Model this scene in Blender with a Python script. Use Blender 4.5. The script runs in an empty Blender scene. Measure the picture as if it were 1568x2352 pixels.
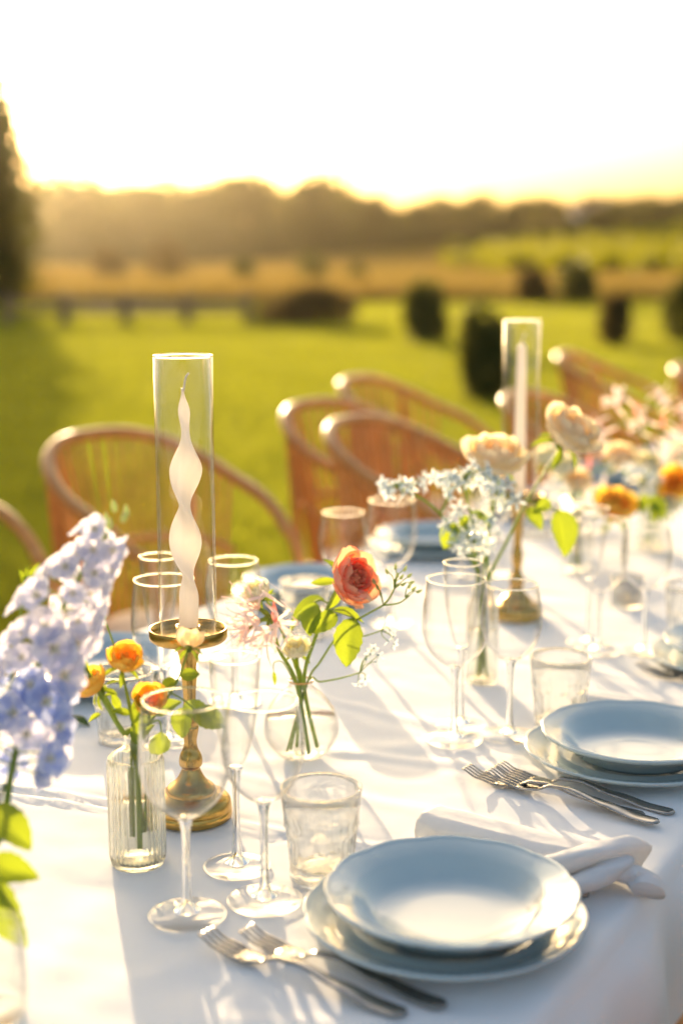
import bpy, bmesh, math, random
import numpy as np
from mathutils import Vector, Matrix, noise
from math import sin, cos, pi, radians, sqrt, atan2, tan

random.seed(7); rng = np.random.default_rng(7)
scene = bpy.context.scene
C = scene.collection

# ------------------------------------------------------------------ camera
CAM_Z, TZ, PITCH = 1.38, 0.75, radians(10.2)
cam = bpy.data.cameras.new('camera'); camo = bpy.data.objects.new('camera', cam); C.objects.link(camo)
camo.location = (0, 0, CAM_Z); camo.rotation_euler = (pi/2 - PITCH, 0, 0)
cam.sensor_fit = 'VERTICAL'; cam.sensor_height = 36; cam.lens = 50
cam.clip_start = 0.05; cam.clip_end = 6000
cam.dof.use_dof = True; cam.dof.focus_distance = 1.60; cam.dof.aperture_fstop = 2.1
scene.camera = camo

# ------------------------------------------------------------------ sky, sun, exposure
SUN_AZ, SUN_EL = radians(-12.8), radians(9.0)          # azimuth from +Y, negative = to the left
w = bpy.data.worlds.new('World'); scene.world = w; w.use_nodes = True
nt = w.node_tree; bg = nt.nodes['Background']
sky = nt.nodes.new('ShaderNodeTexSky'); sky.sky_type = 'NISHITA'; sky.sun_disc = False
sky.sun_elevation = SUN_EL; sky.sun_rotation = SUN_AZ
sky.air_density = 1.0; sky.dust_density = 7.5; sky.ozone_density = 0.65; sky.altitude = 50
nt.links.new(sky.outputs[0], bg.inputs[0]); bg.inputs[1].default_value = 0.15
sun = bpy.data.lights.new('sun', 'SUN'); suno = bpy.data.objects.new('sun', sun); C.objects.link(suno)
sun.energy = 3.5; sun.angle = radians(0.55); sun.color = (1.0, 0.74, 0.44)
sd = Vector((sin(SUN_AZ)*cos(SUN_EL), cos(SUN_AZ)*cos(SUN_EL), sin(SUN_EL)))
suno.rotation_euler = (-sd).to_track_quat('-Z', 'Y').to_euler(); suno.location = sd*50
vs = scene.view_settings; vs.view_transform = 'Standard'; vs.look = 'None'; vs.gamma = 1; vs.use_curve_mapping = False
vs.exposure = 1.5
cy = scene.cycles
cy.use_denoising = True; cy.max_bounces = 14; cy.transparent_max_bounces = 48; cy.transmission_bounces = 10
cy.glossy_bounces = 5; cy.diffuse_bounces = 7; cy.volume_bounces = 0; cy.sample_clamp_indirect = 6; cy.blur_glossy = 0.5
cy.caustics_refractive = True; cy.caustics_reflective = True

# ------------------------------------------------------------------ pixels to places (1568 x 2352 reading of the photograph)
FPX = 50/36*2352
def ray(x, y):
    u = (x-784)/FPX; v = -(y-1176)/FPX
    return Vector((u, cos(PITCH)+v*sin(PITCH), -sin(PITCH)+v*cos(PITCH)))
def P(x, y, z=0.0):
    d = ray(x, y); t = (TZ+z-CAM_Z)/d.z
    return Vector((d.x*t, d.y*t, TZ+z))
def Q(x, y, Y):
    d = ray(x, y); t = Y/d.y
    return Vector((d.x*t, Y, CAM_Z+d.z*t))
def TT(s, p, z=0.0): return Vector((.5*s-.866*p, .866*s+.5*p, TZ+z))     # along / across the table
AX = Vector((.5, .866, 0)); PX = Vector((-.866, .5, 0))

# ------------------------------------------------------------------ objects
W = {}
def reg(o, M, parent):
    o.parent = parent
    o.matrix_basis = (W[parent.name].inverted() @ M) if parent else M
    W[o.name] = M
    return o
def tag(o, label=None, cat=None, group=None, kind=None):
    if label: o['label'] = label
    if cat: o['category'] = cat
    if group: o['group'] = group
    if kind: o['kind'] = kind
    return o
def thing(name, label, cat, loc=(0,0,0), rz=0, group=None, M=None):
    o = bpy.data.objects.new(name, None); C.objects.link(o); o.empty_display_size = .02
    reg(o, M if M is not None else Matrix.Translation(loc) @ Matrix.Rotation(rz, 4, 'Z'), None)
    return tag(o, label, cat, group)
def data(name, V, F, mat, smooth=True):
    me = bpy.data.meshes.new(name); me.from_pydata([tuple(v) for v in V], [], F)
    if mat: me.materials.append(mat)
    if smooth: me.polygons.foreach_set('use_smooth', [True]*len(me.polygons))
    me.update(); return me
def put(name, me, parent=None, M=None):
    """link mesh data under parent; M is local to the parent"""
    o = bpy.data.objects.new(name, me); C.objects.link(o)
    M = M if M is not None else Matrix.Identity(4)
    return reg(o, (W[parent.name] @ M) if parent else M, parent)
def putw(name, me, parent, M=None):
    """link mesh data whose M (and vertices) are in world space"""
    o = bpy.data.objects.new(name, me); C.objects.link(o)
    return reg(o, M if M is not None else Matrix.Identity(4), parent)
def copy_tree(o, M):
    """copy of a thing, its parts and their sub-parts, at world matrix M"""
    def rec(src, par, Mw):
        c = src.copy(); C.objects.link(c); reg(c, Mw, par)
        for ch in src.children: rec(ch, c, Mw @ (W[src.name].inverted() @ W[ch.name]))
        return c
    return rec(o, None, M)

# ------------------------------------------------------------------ shapes
class MB:
    def __init__(s): s.V = []; s.F = []
    def add(s, V, F, M=None):
        b = len(s.V)
        s.V += [(M @ Vector(v)) if M is not None else Vector(v) for v in V]
        s.F += [tuple(i+b for i in f) for f in F]; return s
    def data(s, name, mat, smooth=True): return data(name, s.V, s.F, mat, smooth)
def lathe(prof, n=48, rf=None, closed=False):
    V = []; F = []; m = len(prof)
    for j, (r, z) in enumerate(prof):
        for i in range(n):
            a = 2*pi*i/n; k = rf(a, r, z) if rf else 1.0
            if isinstance(k, tuple): rr, zz = k
            else: rr, zz = r*k, z
            V.append((rr*cos(a), rr*sin(a), zz))
    for j in range(m if closed else m-1):
        j2 = (j+1) % m
        for i in range(n):
            i2 = (i+1) % n
            F.append((j*n+i, j*n+i2, j2*n+i2, j2*n+i))
    return V, F
def spline(pts, k=8):
    pts = [Vector(p) for p in pts]; out = []
    for i in range(len(pts)-1):
        p0 = pts[max(i-1,0)]; p1 = pts[i]; p2 = pts[i+1]; p3 = pts[min(i+2, len(pts)-1)]
        for j in range(k):
            t = j/k
            out.append(.5*((2*p1)+(p2-p0)*t+(2*p0-5*p1+4*p2-p3)*t*t+(3*p1-p0-3*p2+p3)*t**3))
    out.append(pts[-1]); return out
def tube(pts, rad, n=8, cap=True):
    pts = [Vector(p) for p in pts]; m = len(pts); V = []; F = []
    if not hasattr(rad, '__len__'): rad = [rad]*m
    up = None
    for i in range(m):
        t = (pts[min(i+1,m-1)]-pts[max(i-1,0)]).normalized()
        if up is None: up = t.orthogonal().normalized()
        up = (up - t*up.dot(t)).normalized(); b = t.cross(up)
        for k in range(n):
            a = 2*pi*k/n; V.append(pts[i]+(up*cos(a)+b*sin(a))*rad[i])
    for i in range(m-1):
        for k in range(n):
            k2 = (k+1) % n; F.append((i*n+k, i*n+k2, (i+1)*n+k2, (i+1)*n+k))
    if cap: F.append(tuple(range(n-1,-1,-1))); F.append(tuple((m-1)*n+k for k in range(n)))
    return V, F
def box(x0, x1, y0, y1, z0, z1):
    V = [(x,y,z) for x in (x0,x1) for y in (y0,y1) for z in (z0,z1)]
    return V, [(0,1,3,2),(4,6,7,5),(0,4,5,1),(2,3,7,6),(0,2,6,4),(1,5,7,3)]
def frame(pos, d, up=(0,0,1), s=1.0, sx=None):
    y = Vector(d).normalized(); u = Vector(up); z = u - y*u.dot(y)
    if z.length < 1e-4: z = y.orthogonal()
    z.normalize(); x = y.cross(z); sx = s if sx is None else sx
    M = Matrix.Identity(4)
    for i in range(3): M[i][0] = x[i]*sx; M[i][1] = y[i]*s; M[i][2] = z[i]*s; M[i][3] = pos[i]
    return M
def aim(pos, d, s=1.0, spin=0.0):
    """local +Z turned to d"""
    q = Vector(d).normalized().to_track_quat('Z', 'Y').to_matrix().to_4x4()
    return Matrix.Translation(pos) @ q @ Matrix.Rotation(spin, 4, 'Z') @ Matrix.Scale(s, 4)
def leaf_geo(wid=.55, bend=.25, fold=.25, nu=4, nv=9, serr=.0, tip=1.3):
    """leaf along +Y, length 1"""
    V = []; F = []
    for j in range(nv+1):
        v = j/nv; wv = wid*.5*(sin(pi*min(1, v**(1/tip)))**.75 if 0 < v < 1 else 0)
        for i in range(-nu, nu+1):
            u = i/nu; e = 1+(serr*(1 if j % 2 else -1) if abs(i) == nu else 0)
            V.append((u*wv*e, v, abs(u)*wv*fold*2 - bend*v*v + .02*sin(7*v+3*u)))
    n = 2*nu+1
    for j in range(nv):
        for i in range(2*nu): F.append((j*n+i, j*n+i+1, (j+1)*n+i+1, (j+1)*n+i))
    return V, F

# ------------------------------------------------------------------ materials
MATS = {}
def newmat(name):
    m = bpy.data.materials.new(name); m.use_nodes = True; nt = m.node_tree
    for n in list(nt.nodes): nt.nodes.remove(n)
    out = nt.nodes.new('ShaderNodeOutputMaterial'); return m, nt, out
def N(nt, t, **kw):
    n = nt.nodes.new(t)
    for k, v in kw.items():
        if k in n.inputs: n.inputs[k].default_value = v
        else: setattr(n, k, v)
    return n
def colvar(nt, c1, c2, scale=8.0, detail=4.0, obj=True, lo=.35, hi=.65, rand=0.0):
    tc = N(nt, 'ShaderNodeTexCoord'); nz = N(nt, 'ShaderNodeTexNoise'); nz.inputs['Scale'].default_value = scale; nz.inputs['Detail'].default_value = detail
    nt.links.new(tc.outputs['Object'], nz.inputs['Vector'])
    cr = N(nt, 'ShaderNodeValToRGB'); cr.color_ramp.elements[0].position = lo; cr.color_ramp.elements[1].position = hi
    cr.color_ramp.elements[0].color = (*c1, 1); cr.color_ramp.elements[1].color = (*c2, 1)
    nt.links.new(nz.outputs['Fac'], cr.inputs['Fac'])
    if rand:
        oi = N(nt, 'ShaderNodeObjectInfo'); hs = N(nt, 'ShaderNodeHueSaturation')
        mr = N(nt, 'ShaderNodeMapRange'); mr.inputs['To Min'].default_value = 1-rand; mr.inputs['To Max'].default_value = 1+rand
        nt.links.new(oi.outputs['Random'], mr.inputs['Value']); nt.links.new(mr.outputs[0], hs.inputs['Value'])
        nt.links.new(cr.outputs[0], hs.inputs['Color']); return hs.outputs[0], nz, tc
    return cr.outputs[0], nz, tc
def bump(nt, src, strength, dist, bsdf):
    b = N(nt, 'ShaderNodeBump'); b.inputs['Strength'].default_value = strength; b.inputs['Distance'].default_value = dist
    nt.links.new(src, b.inputs['Height']); nt.links.new(b.outputs[0], bsdf.inputs['Normal'])
def pmat(name, c1, c2=None, rough=.5, metal=0.0, scale=8.0, bmp=0.0, bscale=40.0, bdist=.002, coat=0.0, spec=.5, rand=0.0, sss=0.0, aniso=0.0):
    m, nt, out = newmat(name); b = N(nt, 'ShaderNodeBsdfPrincipled')
    c, nz, tc = colvar(nt, c1, c2 or c1, scale, rand=rand); nt.links.new(c, b.inputs['Base Color'])
    b.inputs['Roughness'].default_value = rough; b.inputs['Metallic'].default_value = metal
    b.inputs['Coat Weight'].default_value = coat; b.inputs['Specular IOR Level'].default_value = spec
    if coat: b.inputs['Coat Roughness'].default_value = .025
    if sss:
        b.inputs['Subsurface Weight'].default_value = sss; b.inputs['Subsurface Radius'].default_value = (.02, .012, .008); b.inputs['Subsurface Scale'].default_value = 1.0
    if bmp:
        n2 = N(nt, 'ShaderNodeTexNoise'); n2.inputs['Scale'].default_value = bscale; n2.inputs['Detail'].default_value = 5
        nt.links.new(tc.outputs['Object'], n2.inputs['Vector']); bump(nt, n2.outputs['Fac'], bmp, bdist, b)
    nt.links.new(b.outputs[0], out.inputs[0]); return m
def leafmat(name, c1, c2, trans, mix=.5, rough=.45, scale=30.0, rand=.12, spec=.4, lo=.35, hi=.65):
    """thin foliage or petal: reflects c1..c2 and lets light through"""
    m, nt, out = newmat(name); b = N(nt, 'ShaderNodeBsdfPrincipled'); t = N(nt, 'ShaderNodeBsdfTranslucent'); mx = N(nt, 'ShaderNodeMixShader')
    c, nz, tc = colvar(nt, c1, c2, scale, rand=rand, lo=lo, hi=hi); nt.links.new(c, b.inputs['Base Color'])
    b.inputs['Roughness'].default_value = rough; b.inputs['Specular IOR Level'].default_value = spec
    mm = N(nt, 'ShaderNodeMix'); mm.data_type = 'RGBA'; mm.blend_type = 'MULTIPLY'; mm.inputs[0].default_value = .25
    mm.inputs[6].default_value = (*trans, 1); nt.links.new(c, mm.inputs[7]); nt.links.new(mm.outputs[2], t.inputs[0])
    mx.inputs[0].default_value = mix
    bump(nt, nz.outputs['Fac'], .25, .002, b)
    nt.links.new(b.outputs[0], mx.inputs[1]); nt.links.new(t.outputs[0], mx.inputs[2]); nt.links.new(mx.outputs[0], out.inputs[0]); return m
def thinglass(name, tint=(.998,.998,.997), power=4.0, base=.035, rough=.02, smear=0.0):
    """thin clear wall: lets light straight through, mirrors more towards grazing angles"""
    m, nt, out = newmat(name); tr = N(nt, 'ShaderNodeBsdfTransparent'); tr.inputs[0].default_value = (*tint, 1)
    g = N(nt, 'ShaderNodeBsdfGlossy'); g.inputs['Roughness'].default_value = rough
    lw = N(nt, 'ShaderNodeLayerWeight'); lw.inputs[0].default_value = .5
    p = N(nt, 'ShaderNodeMath', operation='POWER'); p.inputs[1].default_value = power; nt.links.new(lw.outputs['Facing'], p.inputs[0])
    a = N(nt, 'ShaderNodeMath', operation='MULTIPLY_ADD'); a.inputs[1].default_value = .95-base; a.inputs[2].default_value = base
    nt.links.new(p.outputs[0], a.inputs[0]); mx = N(nt, 'ShaderNodeMixShader'); nt.links.new(a.outputs[0], mx.inputs[0])
    nt.links.new(tr.outputs[0], mx.inputs[1]); nt.links.new(g.outputs[0], mx.inputs[2]); last = mx
    if smear:      # dust and wipe marks caught on the glass
        tc = N(nt, 'ShaderNodeTexCoord'); nz = N(nt, 'ShaderNodeTexNoise'); nz.inputs['Scale'].default_value = 260; nz.inputs['Detail'].default_value = 6
        nt.links.new(tc.outputs['Object'], nz.inputs['Vector'])
        n2 = N(nt, 'ShaderNodeTexNoise'); n2.inputs['Scale'].default_value = 18; nt.links.new(tc.outputs['Object'], n2.inputs['Vector'])
        ml = N(nt, 'ShaderNodeMath', operation='MULTIPLY'); nt.links.new(nz.outputs['Fac'], ml.inputs[0]); nt.links.new(n2.outputs['Fac'], ml.inputs[1])
        cr = N(nt, 'ShaderNodeMapRange'); cr.inputs[1].default_value = .36; cr.inputs[2].default_value = .5; cr.inputs[4].default_value = smear; cr.clamp = True
        nt.links.new(ml.outputs[0], cr.inputs[0]); tl = N(nt, 'ShaderNodeBsdfTranslucent'); tl.inputs[0].default_value = (.9,.88,.82,1)
        m2 = N(nt, 'ShaderNodeMixShader'); nt.links.new(cr.outputs[0], m2.inputs[0]); nt.links.new(mx.outputs[0], m2.inputs[1]); nt.links.new(tl.outputs[0], m2.inputs[2]); last = m2
    nt.links.new(last.outputs[0], out.inputs[0]); return m
def solidglass(name, col=(1,1,1), ior=1.45):
    m, nt, out = newmat(name); g = N(nt, 'ShaderNodeBsdfGlass'); g.inputs['Color'].default_value = (*col, 1); g.inputs['IOR'].default_value = ior; g.inputs['Roughness'].default_value = .0
    nt.links.new(g.outputs[0], out.inputs[0]); return m

GLASS = thinglass('clear_glass', power=3.2, base=.03); FOOTG = thinglass('clear_foot_glass', power=5.5, base=.025)
TUBEG = thinglass('dusty_tube_glass', power=4.0, smear=.05)
SOLID = solidglass('thick_glass'); RIM = solidglass('glass_rim')
def cutglass(name, tint, k=.78):
    """thick moulded glass: part straight transmission, part bent"""
    m, nt, out = newmat(name); tr = N(nt, 'ShaderNodeBsdfTransparent'); tr.inputs[0].default_value = (*tint, 1)
    g = N(nt, 'ShaderNodeBsdfGlass'); g.inputs['Color'].default_value = (*tint, 1); g.inputs['IOR'].default_value = 1.5; g.inputs['Roughness'].default_value = .01
    mx = N(nt, 'ShaderNodeMixShader'); mx.inputs[0].default_value = k
    nt.links.new(tr.outputs[0], mx.inputs[1]); nt.links.new(g.outputs[0], mx.inputs[2]); nt.links.new(mx.outputs[0], out.inputs[0]); return m
RIBG = cutglass('moulded_glass', (.995,.995,.985), .8); BOTTLEG = cutglass('ribbed_bottle_glass', (.985,.985,.955), .97)
WATER = thinglass('water', tint=(.992,.993,.98), power=4.0, base=.02)
BRASS = pmat('brushed_brass', (.62,.40,.12), (.50,.31,.08), rough=.26, metal=1, scale=60, bmp=.05, bscale=200)
WAX = leafmat('white_wax', (.88,.86,.83), (.86,.83,.80), (.96,.91,.85), mix=.5, rough=.3, scale=12, rand=0, spec=.45)
WICK = pmat('cotton_wick', (.78,.72,.66), rough=.8)
PORC = pmat('pale_blue_porcelain', (.47,.57,.60), (.45,.55,.585), rough=.24, coat=.8, scale=20, spec=.6)
STEEL = pmat('polished_steel', (.40,.385,.36), (.33,.315,.295), rough=.18, metal=1, scale=90, bmp=.04, bscale=300)
LINEN = leafmat('white_linen_napkin', (.88,.88,.89), (.85,.85,.87), (.85,.84,.82), mix=.25, rough=.9, scale=120, rand=0, spec=.1)
WOODT = pmat('table_timber', (.22,.13,.07), (.16,.09,.05), rough=.6, scale=10)
RATTAN = pmat('honey_rattan', (.66,.30,.08), (.52,.22,.055), rough=.33, scale=25, bmp=.3, bscale=60, spec=.5, rand=.1)
CUSH = pmat('cream_cushion', (.62,.50,.38), (.55,.44,.33), rough=.9, scale=50, bmp=.2)
FENCEW = pmat('weathered_fence_wood', (.20,.14,.09), (.13,.09,.06), rough=.8, scale=8, bmp=.4)
STEMM = leafmat('green_stem', (.24,.34,.07), (.30,.40,.10), (.55,.64,.14), mix=.4)
LEAF = leafmat('rose_leaf', (.075,.16,.022), (.11,.20,.03), (.46,.56,.03), mix=.5, rough=.4)
LEAFD = leafmat('dark_leaf', (.05,.10,.02), (.07,.13,.03), (.20,.28,.03), mix=.35, rough=.4)
CORAL = leafmat('coral_petal', (.97,.55,.40), (.97,.62,.47), (1.0,.56,.32), mix=.6, rough=.55, rand=.06)
CORALP = leafmat('coral_inner_petal', (.95,.46,.30), (.96,.56,.42), (1.0,.46,.24), mix=.55, rough=.55, rand=.1)
PEACH = leafmat('peach_petal', (.97,.86,.70), (.97,.90,.77), (1.0,.88,.60), mix=.66, rough=.55)
ORANGE = leafmat('orange_petal', (.97,.66,.14), (.97,.72,.20), (1.0,.74,.10), mix=.6, rough=.55, rand=.06)
CREAM = leafmat('cream_petal', (.93,.90,.76), (.94,.92,.82), (.98,.95,.74), mix=.55, rough=.6)
PINK = leafmat('pink_petal', (.93,.77,.74), (.94,.85,.82), (1.0,.86,.80), mix=.55, rough=.5, scale=60)
PINKD = leafmat('deep_pink_petal', (.82,.30,.28), (.84,.40,.36), (.95,.40,.34), mix=.4)
BLUED = leafmat('cornflower_blue_petal', (.36,.48,.84), (.55,.60,.86), (.70,.76,.95), mix=.5, rough=.6, scale=25, rand=.12)
BLUEF = leafmat('lavender_blue_petal', (.62,.68,.90), (.82,.80,.90), (.92,.90,.96), mix=.55, rough=.6, scale=25, rand=.12)
WHITEF = leafmat('white_bee_petal', (.80,.78,.62), (.84,.80,.70), (.9,.86,.7), mix=.4)
TWEED = leafmat('powder_blue_petal', (.66,.78,.86), (.78,.85,.88), (.90,.93,.93), mix=.5, rough=.6, scale=60, rand=.1)
TWC = pmat('deep_blue_flower_eye', (.10,.26,.36), rough=.5)
BUD = leafmat('hairy_green_bud', (.55,.62,.30), (.62,.66,.40), (.80,.84,.45), mix=.55)
YEL = pmat('pollen_yellow', (.75,.55,.10), rough=.7)

# ================================================================== THE PLACE
def smooth(a, b, x): t = min(1, max(0, (x-a)/(b-a))); return t*t*(3-2*t)
def hz(x, y):
    return max(0.0, 1.5+.09*x)*smooth(78, 205, y) if x > -18 else 0.0
GRASSM = leafmat('lawn_blades', (.06,.11,.008), (.26,.27,.03), (.50,.52,.04), mix=.5, rough=.55, scale=.9, rand=0, spec=.25, lo=.36, hi=.60)
MEADM = leafmat('dry_meadow_blades', (.30,.18,.05), (.15,.15,.03), (.42,.30,.07), mix=.4, rough=.7, scale=.12, rand=0, spec=.15)
VINEM = leafmat('vine_leaves', (.14,.17,.003), (.22,.21,.003), (.40,.39,.001), mix=.5, rough=.5, scale=.12, rand=0, spec=.2)
SOILM = pmat('meadow_soil', (.17,.12,.05), (.12,.10,.035), rough=.95, scale=.2, bmp=.5, bscale=2, bdist=.05, spec=.1)
TURFM = pmat('lawn_turf', (.07,.095,.012), (.11,.12,.02), rough=.95, scale=.7, bmp=.8, bscale=12, bdist=.03, spec=.1)
TREEM = leafmat('tree_leaves', (.042,.056,.010), (.075,.080,.014), (.20,.19,.022), mix=.38, rough=.6, scale=.25, rand=.2, spec=.2)
SHRUBM = leafmat('shrub_leaves', (.06,.075,.016), (.09,.095,.022), (.22,.22,.03), mix=.4, rough=.55, scale=5, rand=.15, spec=.25)
DRYM = leafmat('dry_shrub_leaves', (.13,.09,.035), (.09,.075,.025), (.26,.18,.06), mix=.35, rough=.7, scale=3, rand=.15, spec=.15)
BARK = pmat('tree_bark', (.10,.07,.045), (.07,.05,.03), rough=.9, scale=6, bmp=.6, bscale=20)

# ground sheet to the horizon, rising on the right
def sheet(xs, ys, hf, name, mat):
    V = [(x, y, hf(x, y)) for y in ys for x in xs]; n = len(xs)
    F = [(j*n+i, j*n+i+1, (j+1)*n+i+1, (j+1)*n+i) for j in range(len(ys)-1) for i in range(n-1)]
    return putw(name, data(name, V, F, mat), None)
gx = sorted(set([-2500,-1200,-600,-350] + list(range(-260, 261, 10)) + [350,600,1200,2500]))
gy = sorted(set([-400,-100,-30] + list(range(0, 320, 8)) + [420,700,1300,2500,5000]))
tag(sheet(gx, gy, hz, 'ground', SOILM), kind='structure')
lx = [i*1.5 for i in range(-20, 21)]; ly = [-15+i*1.5 for i in range(0, 39)]
def lawn_edge(x): return 41 + 3*sin(x*.21) + 1.5*sin(x*.57+1)
V = []; nl = len(lx)
for j, y in enumerate(ly):
    for x in lx:
        e = lawn_edge(x); yy = -15 + (y+15)*(e+15)/(ly[-1]+15); V.append((x, yy, .004+.02*noise.noise((x*.15, yy*.15, 0))**2))
F = [(j*nl+i, j*nl+i+1, (j+1)*nl+i+1, (j+1)*nl+i) for j in range(len(ly)-1) for i in range(nl-1)]
tag(putw('lawn', data('lawn', V, F, TURFM), None), kind='structure')

def blades(n, xy, hgt, wid, hfun, mat, name, label, cat, lean=.5):
    x, y = xy; h = hgt; a = rng.uniform(0, 2*pi, n); la = rng.uniform(0, 2*pi, n); ln = h*lean*rng.uniform(0, 1, n)
    z = hfun
    V = np.zeros((n, 3, 3))
    dx, dy = np.cos(a)*wid/2, np.sin(a)*wid/2
    V[:,0] = np.stack([x-dx, y-dy, z], 1); V[:,1] = np.stack([x+dx, y+dy, z], 1)
    V[:,2] = np.stack([x+np.cos(la)*ln, y+np.sin(la)*ln, z+h], 1)
    return quick(name, V.reshape(-1,3), 3, mat, label, cat)
def fastmesh(name, V, k, mat):
    me = bpy.data.meshes.new(name); nv = len(V); nf = nv//k
    me.vertices.add(nv); me.vertices.foreach_set('co', V.astype(np.float32).ravel())
    me.loops.add(nv); me.loops.foreach_set('vertex_index', np.arange(nv, dtype=np.int32))
    me.polygons.add(nf); me.polygons.foreach_set('loop_start', np.arange(0, nv, k, dtype=np.int32))
    try: me.polygons.foreach_set('loop_total', np.full(nf, k, dtype=np.int32))
    except Exception: pass
    me.materials.append(mat); me.update(calc_edges=True); me.validate(); return me
def quick(name, V, k, mat, label, cat):
    o = putw(name, fastmesh(name, V, k, mat), None); return tag(o, label, cat, kind='stuff')
n = 330000
y = np.exp(rng.uniform(np.log(2.2), np.log(43), n)); x = rng.uniform(-1, 1, n)*(.30*y+1.6)
keep = y < 41 + 3*np.sin(x*.21) + 1.5*np.sin(x*.57+1)
x, y = x[keep], y[keep]; n = len(x)
blades(n, (x, y), rng.uniform(.035, .085, n)*(1+.01*y), .006+.0011*y, np.full(n, .005), GRASSM, 'grass', 'short sunlit lawn grass around the table and chairs', 'grass', lean=.8)
n = 150000
y = np.exp(rng.uniform(np.log(41), np.log(215), n)); x = rng.uniform(-1, 1, n)*(.30*y+2)
keep = (y > 41 + 3*np.sin(x*.21) + 1.5*np.sin(x*.57+1)) & ~((y > 84) & (x > .075*y+2))
x, y = x[keep], y[keep]; n = len(x)
hh = np.array([hz(a, b) for a, b in zip(x, y)])
blades(n, (x, y), rng.uniform(.25, .75, n), .03+.0011*y, hh, MEADM, 'meadow_grass', 'tall dry golden meadow grass beyond the lawn', 'grass', lean=.5)

# leafy masses ------------------------------------------------------
def leaves(n, lobes, size, seed=0, shell=.55):
    """leaf quads through a set of ellipsoids (cx,cy,cz,rx,ry,rz)"""
    r = np.random.default_rng(seed); L = np.array(lobes, float)
    vol = L[:,3]*L[:,4]*L[:,5]; k = r.choice(len(L), n, p=vol/vol.sum())
    d = r.normal(size=(n,3)); d /= np.linalg.norm(d, axis=1)[:,None]
    rad = (shell + (1-shell)*r.random(n)**.7) * (1+.16*r.normal(size=n))
    c = L[k,:3] + d*rad[:,None]*L[k,3:]
    c[:,2] = np.maximum(c[:,2], .02*size)
    a = r.normal(size=(n,3)); a /= np.linalg.norm(a, axis=1)[:,None]
    b = np.cross(a, r.normal(size=(n,3))); b /= np.linalg.norm(b, axis=1)[:,None]
    s = size*r.uniform(.6, 1.3, n)[:,None]
    V = np.stack([c-a*s, c+b*s*.55, c+a*s, c-b*s*.55], 1)
    return V.reshape(-1,3)
def branchy(h, r0, n, spread, seed, h0=.25):
    rr = random.Random(seed); mb = MB()
    mb.add(*tube(spline([(0,0,-.1),(.03*h*rr.uniform(-1,1),.02*h,.35*h),(.04*h*rr.uniform(-1,1),0,.9*h)], 5), [r0*(1-.8*i/10) for i in range(11)], 8))
    for i in range(n):
        a = 2.4*i+rr.uniform(-.3,.3); z0 = h*(h0+(.85-h0)*i/n); l = spread*rr.uniform(.6,1)
        mb.add(*tube(spline([(0,0,z0),(cos(a)*l*.45,sin(a)*l*.45,z0+.12*h),(cos(a)*l,sin(a)*l,z0+.2*h)], 4), [r0*.4*(1-.85*j/8) for j in range(9)], 6))
    return mb
treeproto = []
for k in range(5):
    rr = random.Random(100+k); lob = []
    for i in range(11):
        a = rr.uniform(0, 2*pi); q = rr.uniform(0, .55); z = rr.uniform(.26, .82)
        lob.append((cos(a)*q*.42*(1.15-z*.5), sin(a)*q*.42, z, rr.uniform(.15,.24), rr.uniform(.15,.24), rr.uniform(.11,.18)))
    lob.append((0, 0, .5, .30, .30, .38)); lob.append((0,0,.16,.33,.33,.15))
    treeproto.append((fastmesh('crown', leaves(2600, lob, .030, 10+k), 4, TREEM), branchy(.85, .030, 8, .3, k).data('trunk', BARK)))
OUT = [(100,425),(150,412),(205,382),(262,418),(305,408),(352,402),(400,418),(440,408),(480,420),(528,402),(578,398),(622,428),(676,418),(725,390),(775,420),(815,440),(862,452),(905,462),(950,462),(1000,446),(1048,458),(1092,452),(1140,460),(1185,450),(1240,456),(1288,468),(1345,452),(1395,448),(1440,444),(1490,458),(1535,450),(1580,456),(1640,452),(40,418),(-20,410)]
TREEL = ['broad olive green tree in the hazy tree line', 'rounded dark tree in the hazy tree line', 'low spreading tree in the hazy tree line', 'tall domed tree standing above the tree line', 'dark tree on the rise behind the vineyard']
for i, (px, ty) in enumerate(OUT):
    d = 185 + 14*sin(i*2.3); x = (px-784)/FPX*d/cos(PITCH); e = -PITCH + math.atan((1176-ty)/FPX)
    g = hz(x, d); H = (CAM_Z + d*tan(e) - g)*random.uniform(1.08,1.2); wd = max(H*.95, 8.0)*random.uniform(.75,1.15)
    k = i % 5; li = 4 if px > 960 else 3 if ty < 396 else i % 3
    t = thing('tree', TREEL[li], 'tree', (x, d, g), 0, 'trees along the far tree line')
    M = Matrix.Rotation(i*1.3, 4, 'Z') @ Matrix.Diagonal((wd, wd, H, 1))
    put('trunk', treeproto[k][1], t, M); put('crown', treeproto[k][0], t, M)
for i in range(24):       # lower growth in front of the trees
    px = -10 + i*66 + random.uniform(-14, 14); d = 168+random.uniform(-8, 8); x = (px-784)/FPX*d; g = hz(x, d)
    H = random.uniform(4.5, 8.5) if px < 900 else random.uniform(3.0, 4.5); wd = H*1.7
    t = thing('scrub_tree', 'low bushy tree in front of the far tree line' if px < 960 else 'low bushy tree along the top of the vineyard', 'tree', (x, d, g), 0, 'low trees before the tree line' if px < 960 else 'low trees above the vineyard')
    M = Matrix.Rotation(i*2.1, 4, 'Z') @ Matrix.Diagonal((wd, wd, H, 1)); k = (i*3) % 5
    put('trunk', treeproto[k][1], t, M); put('crown', treeproto[k][0], t, M)
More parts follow.
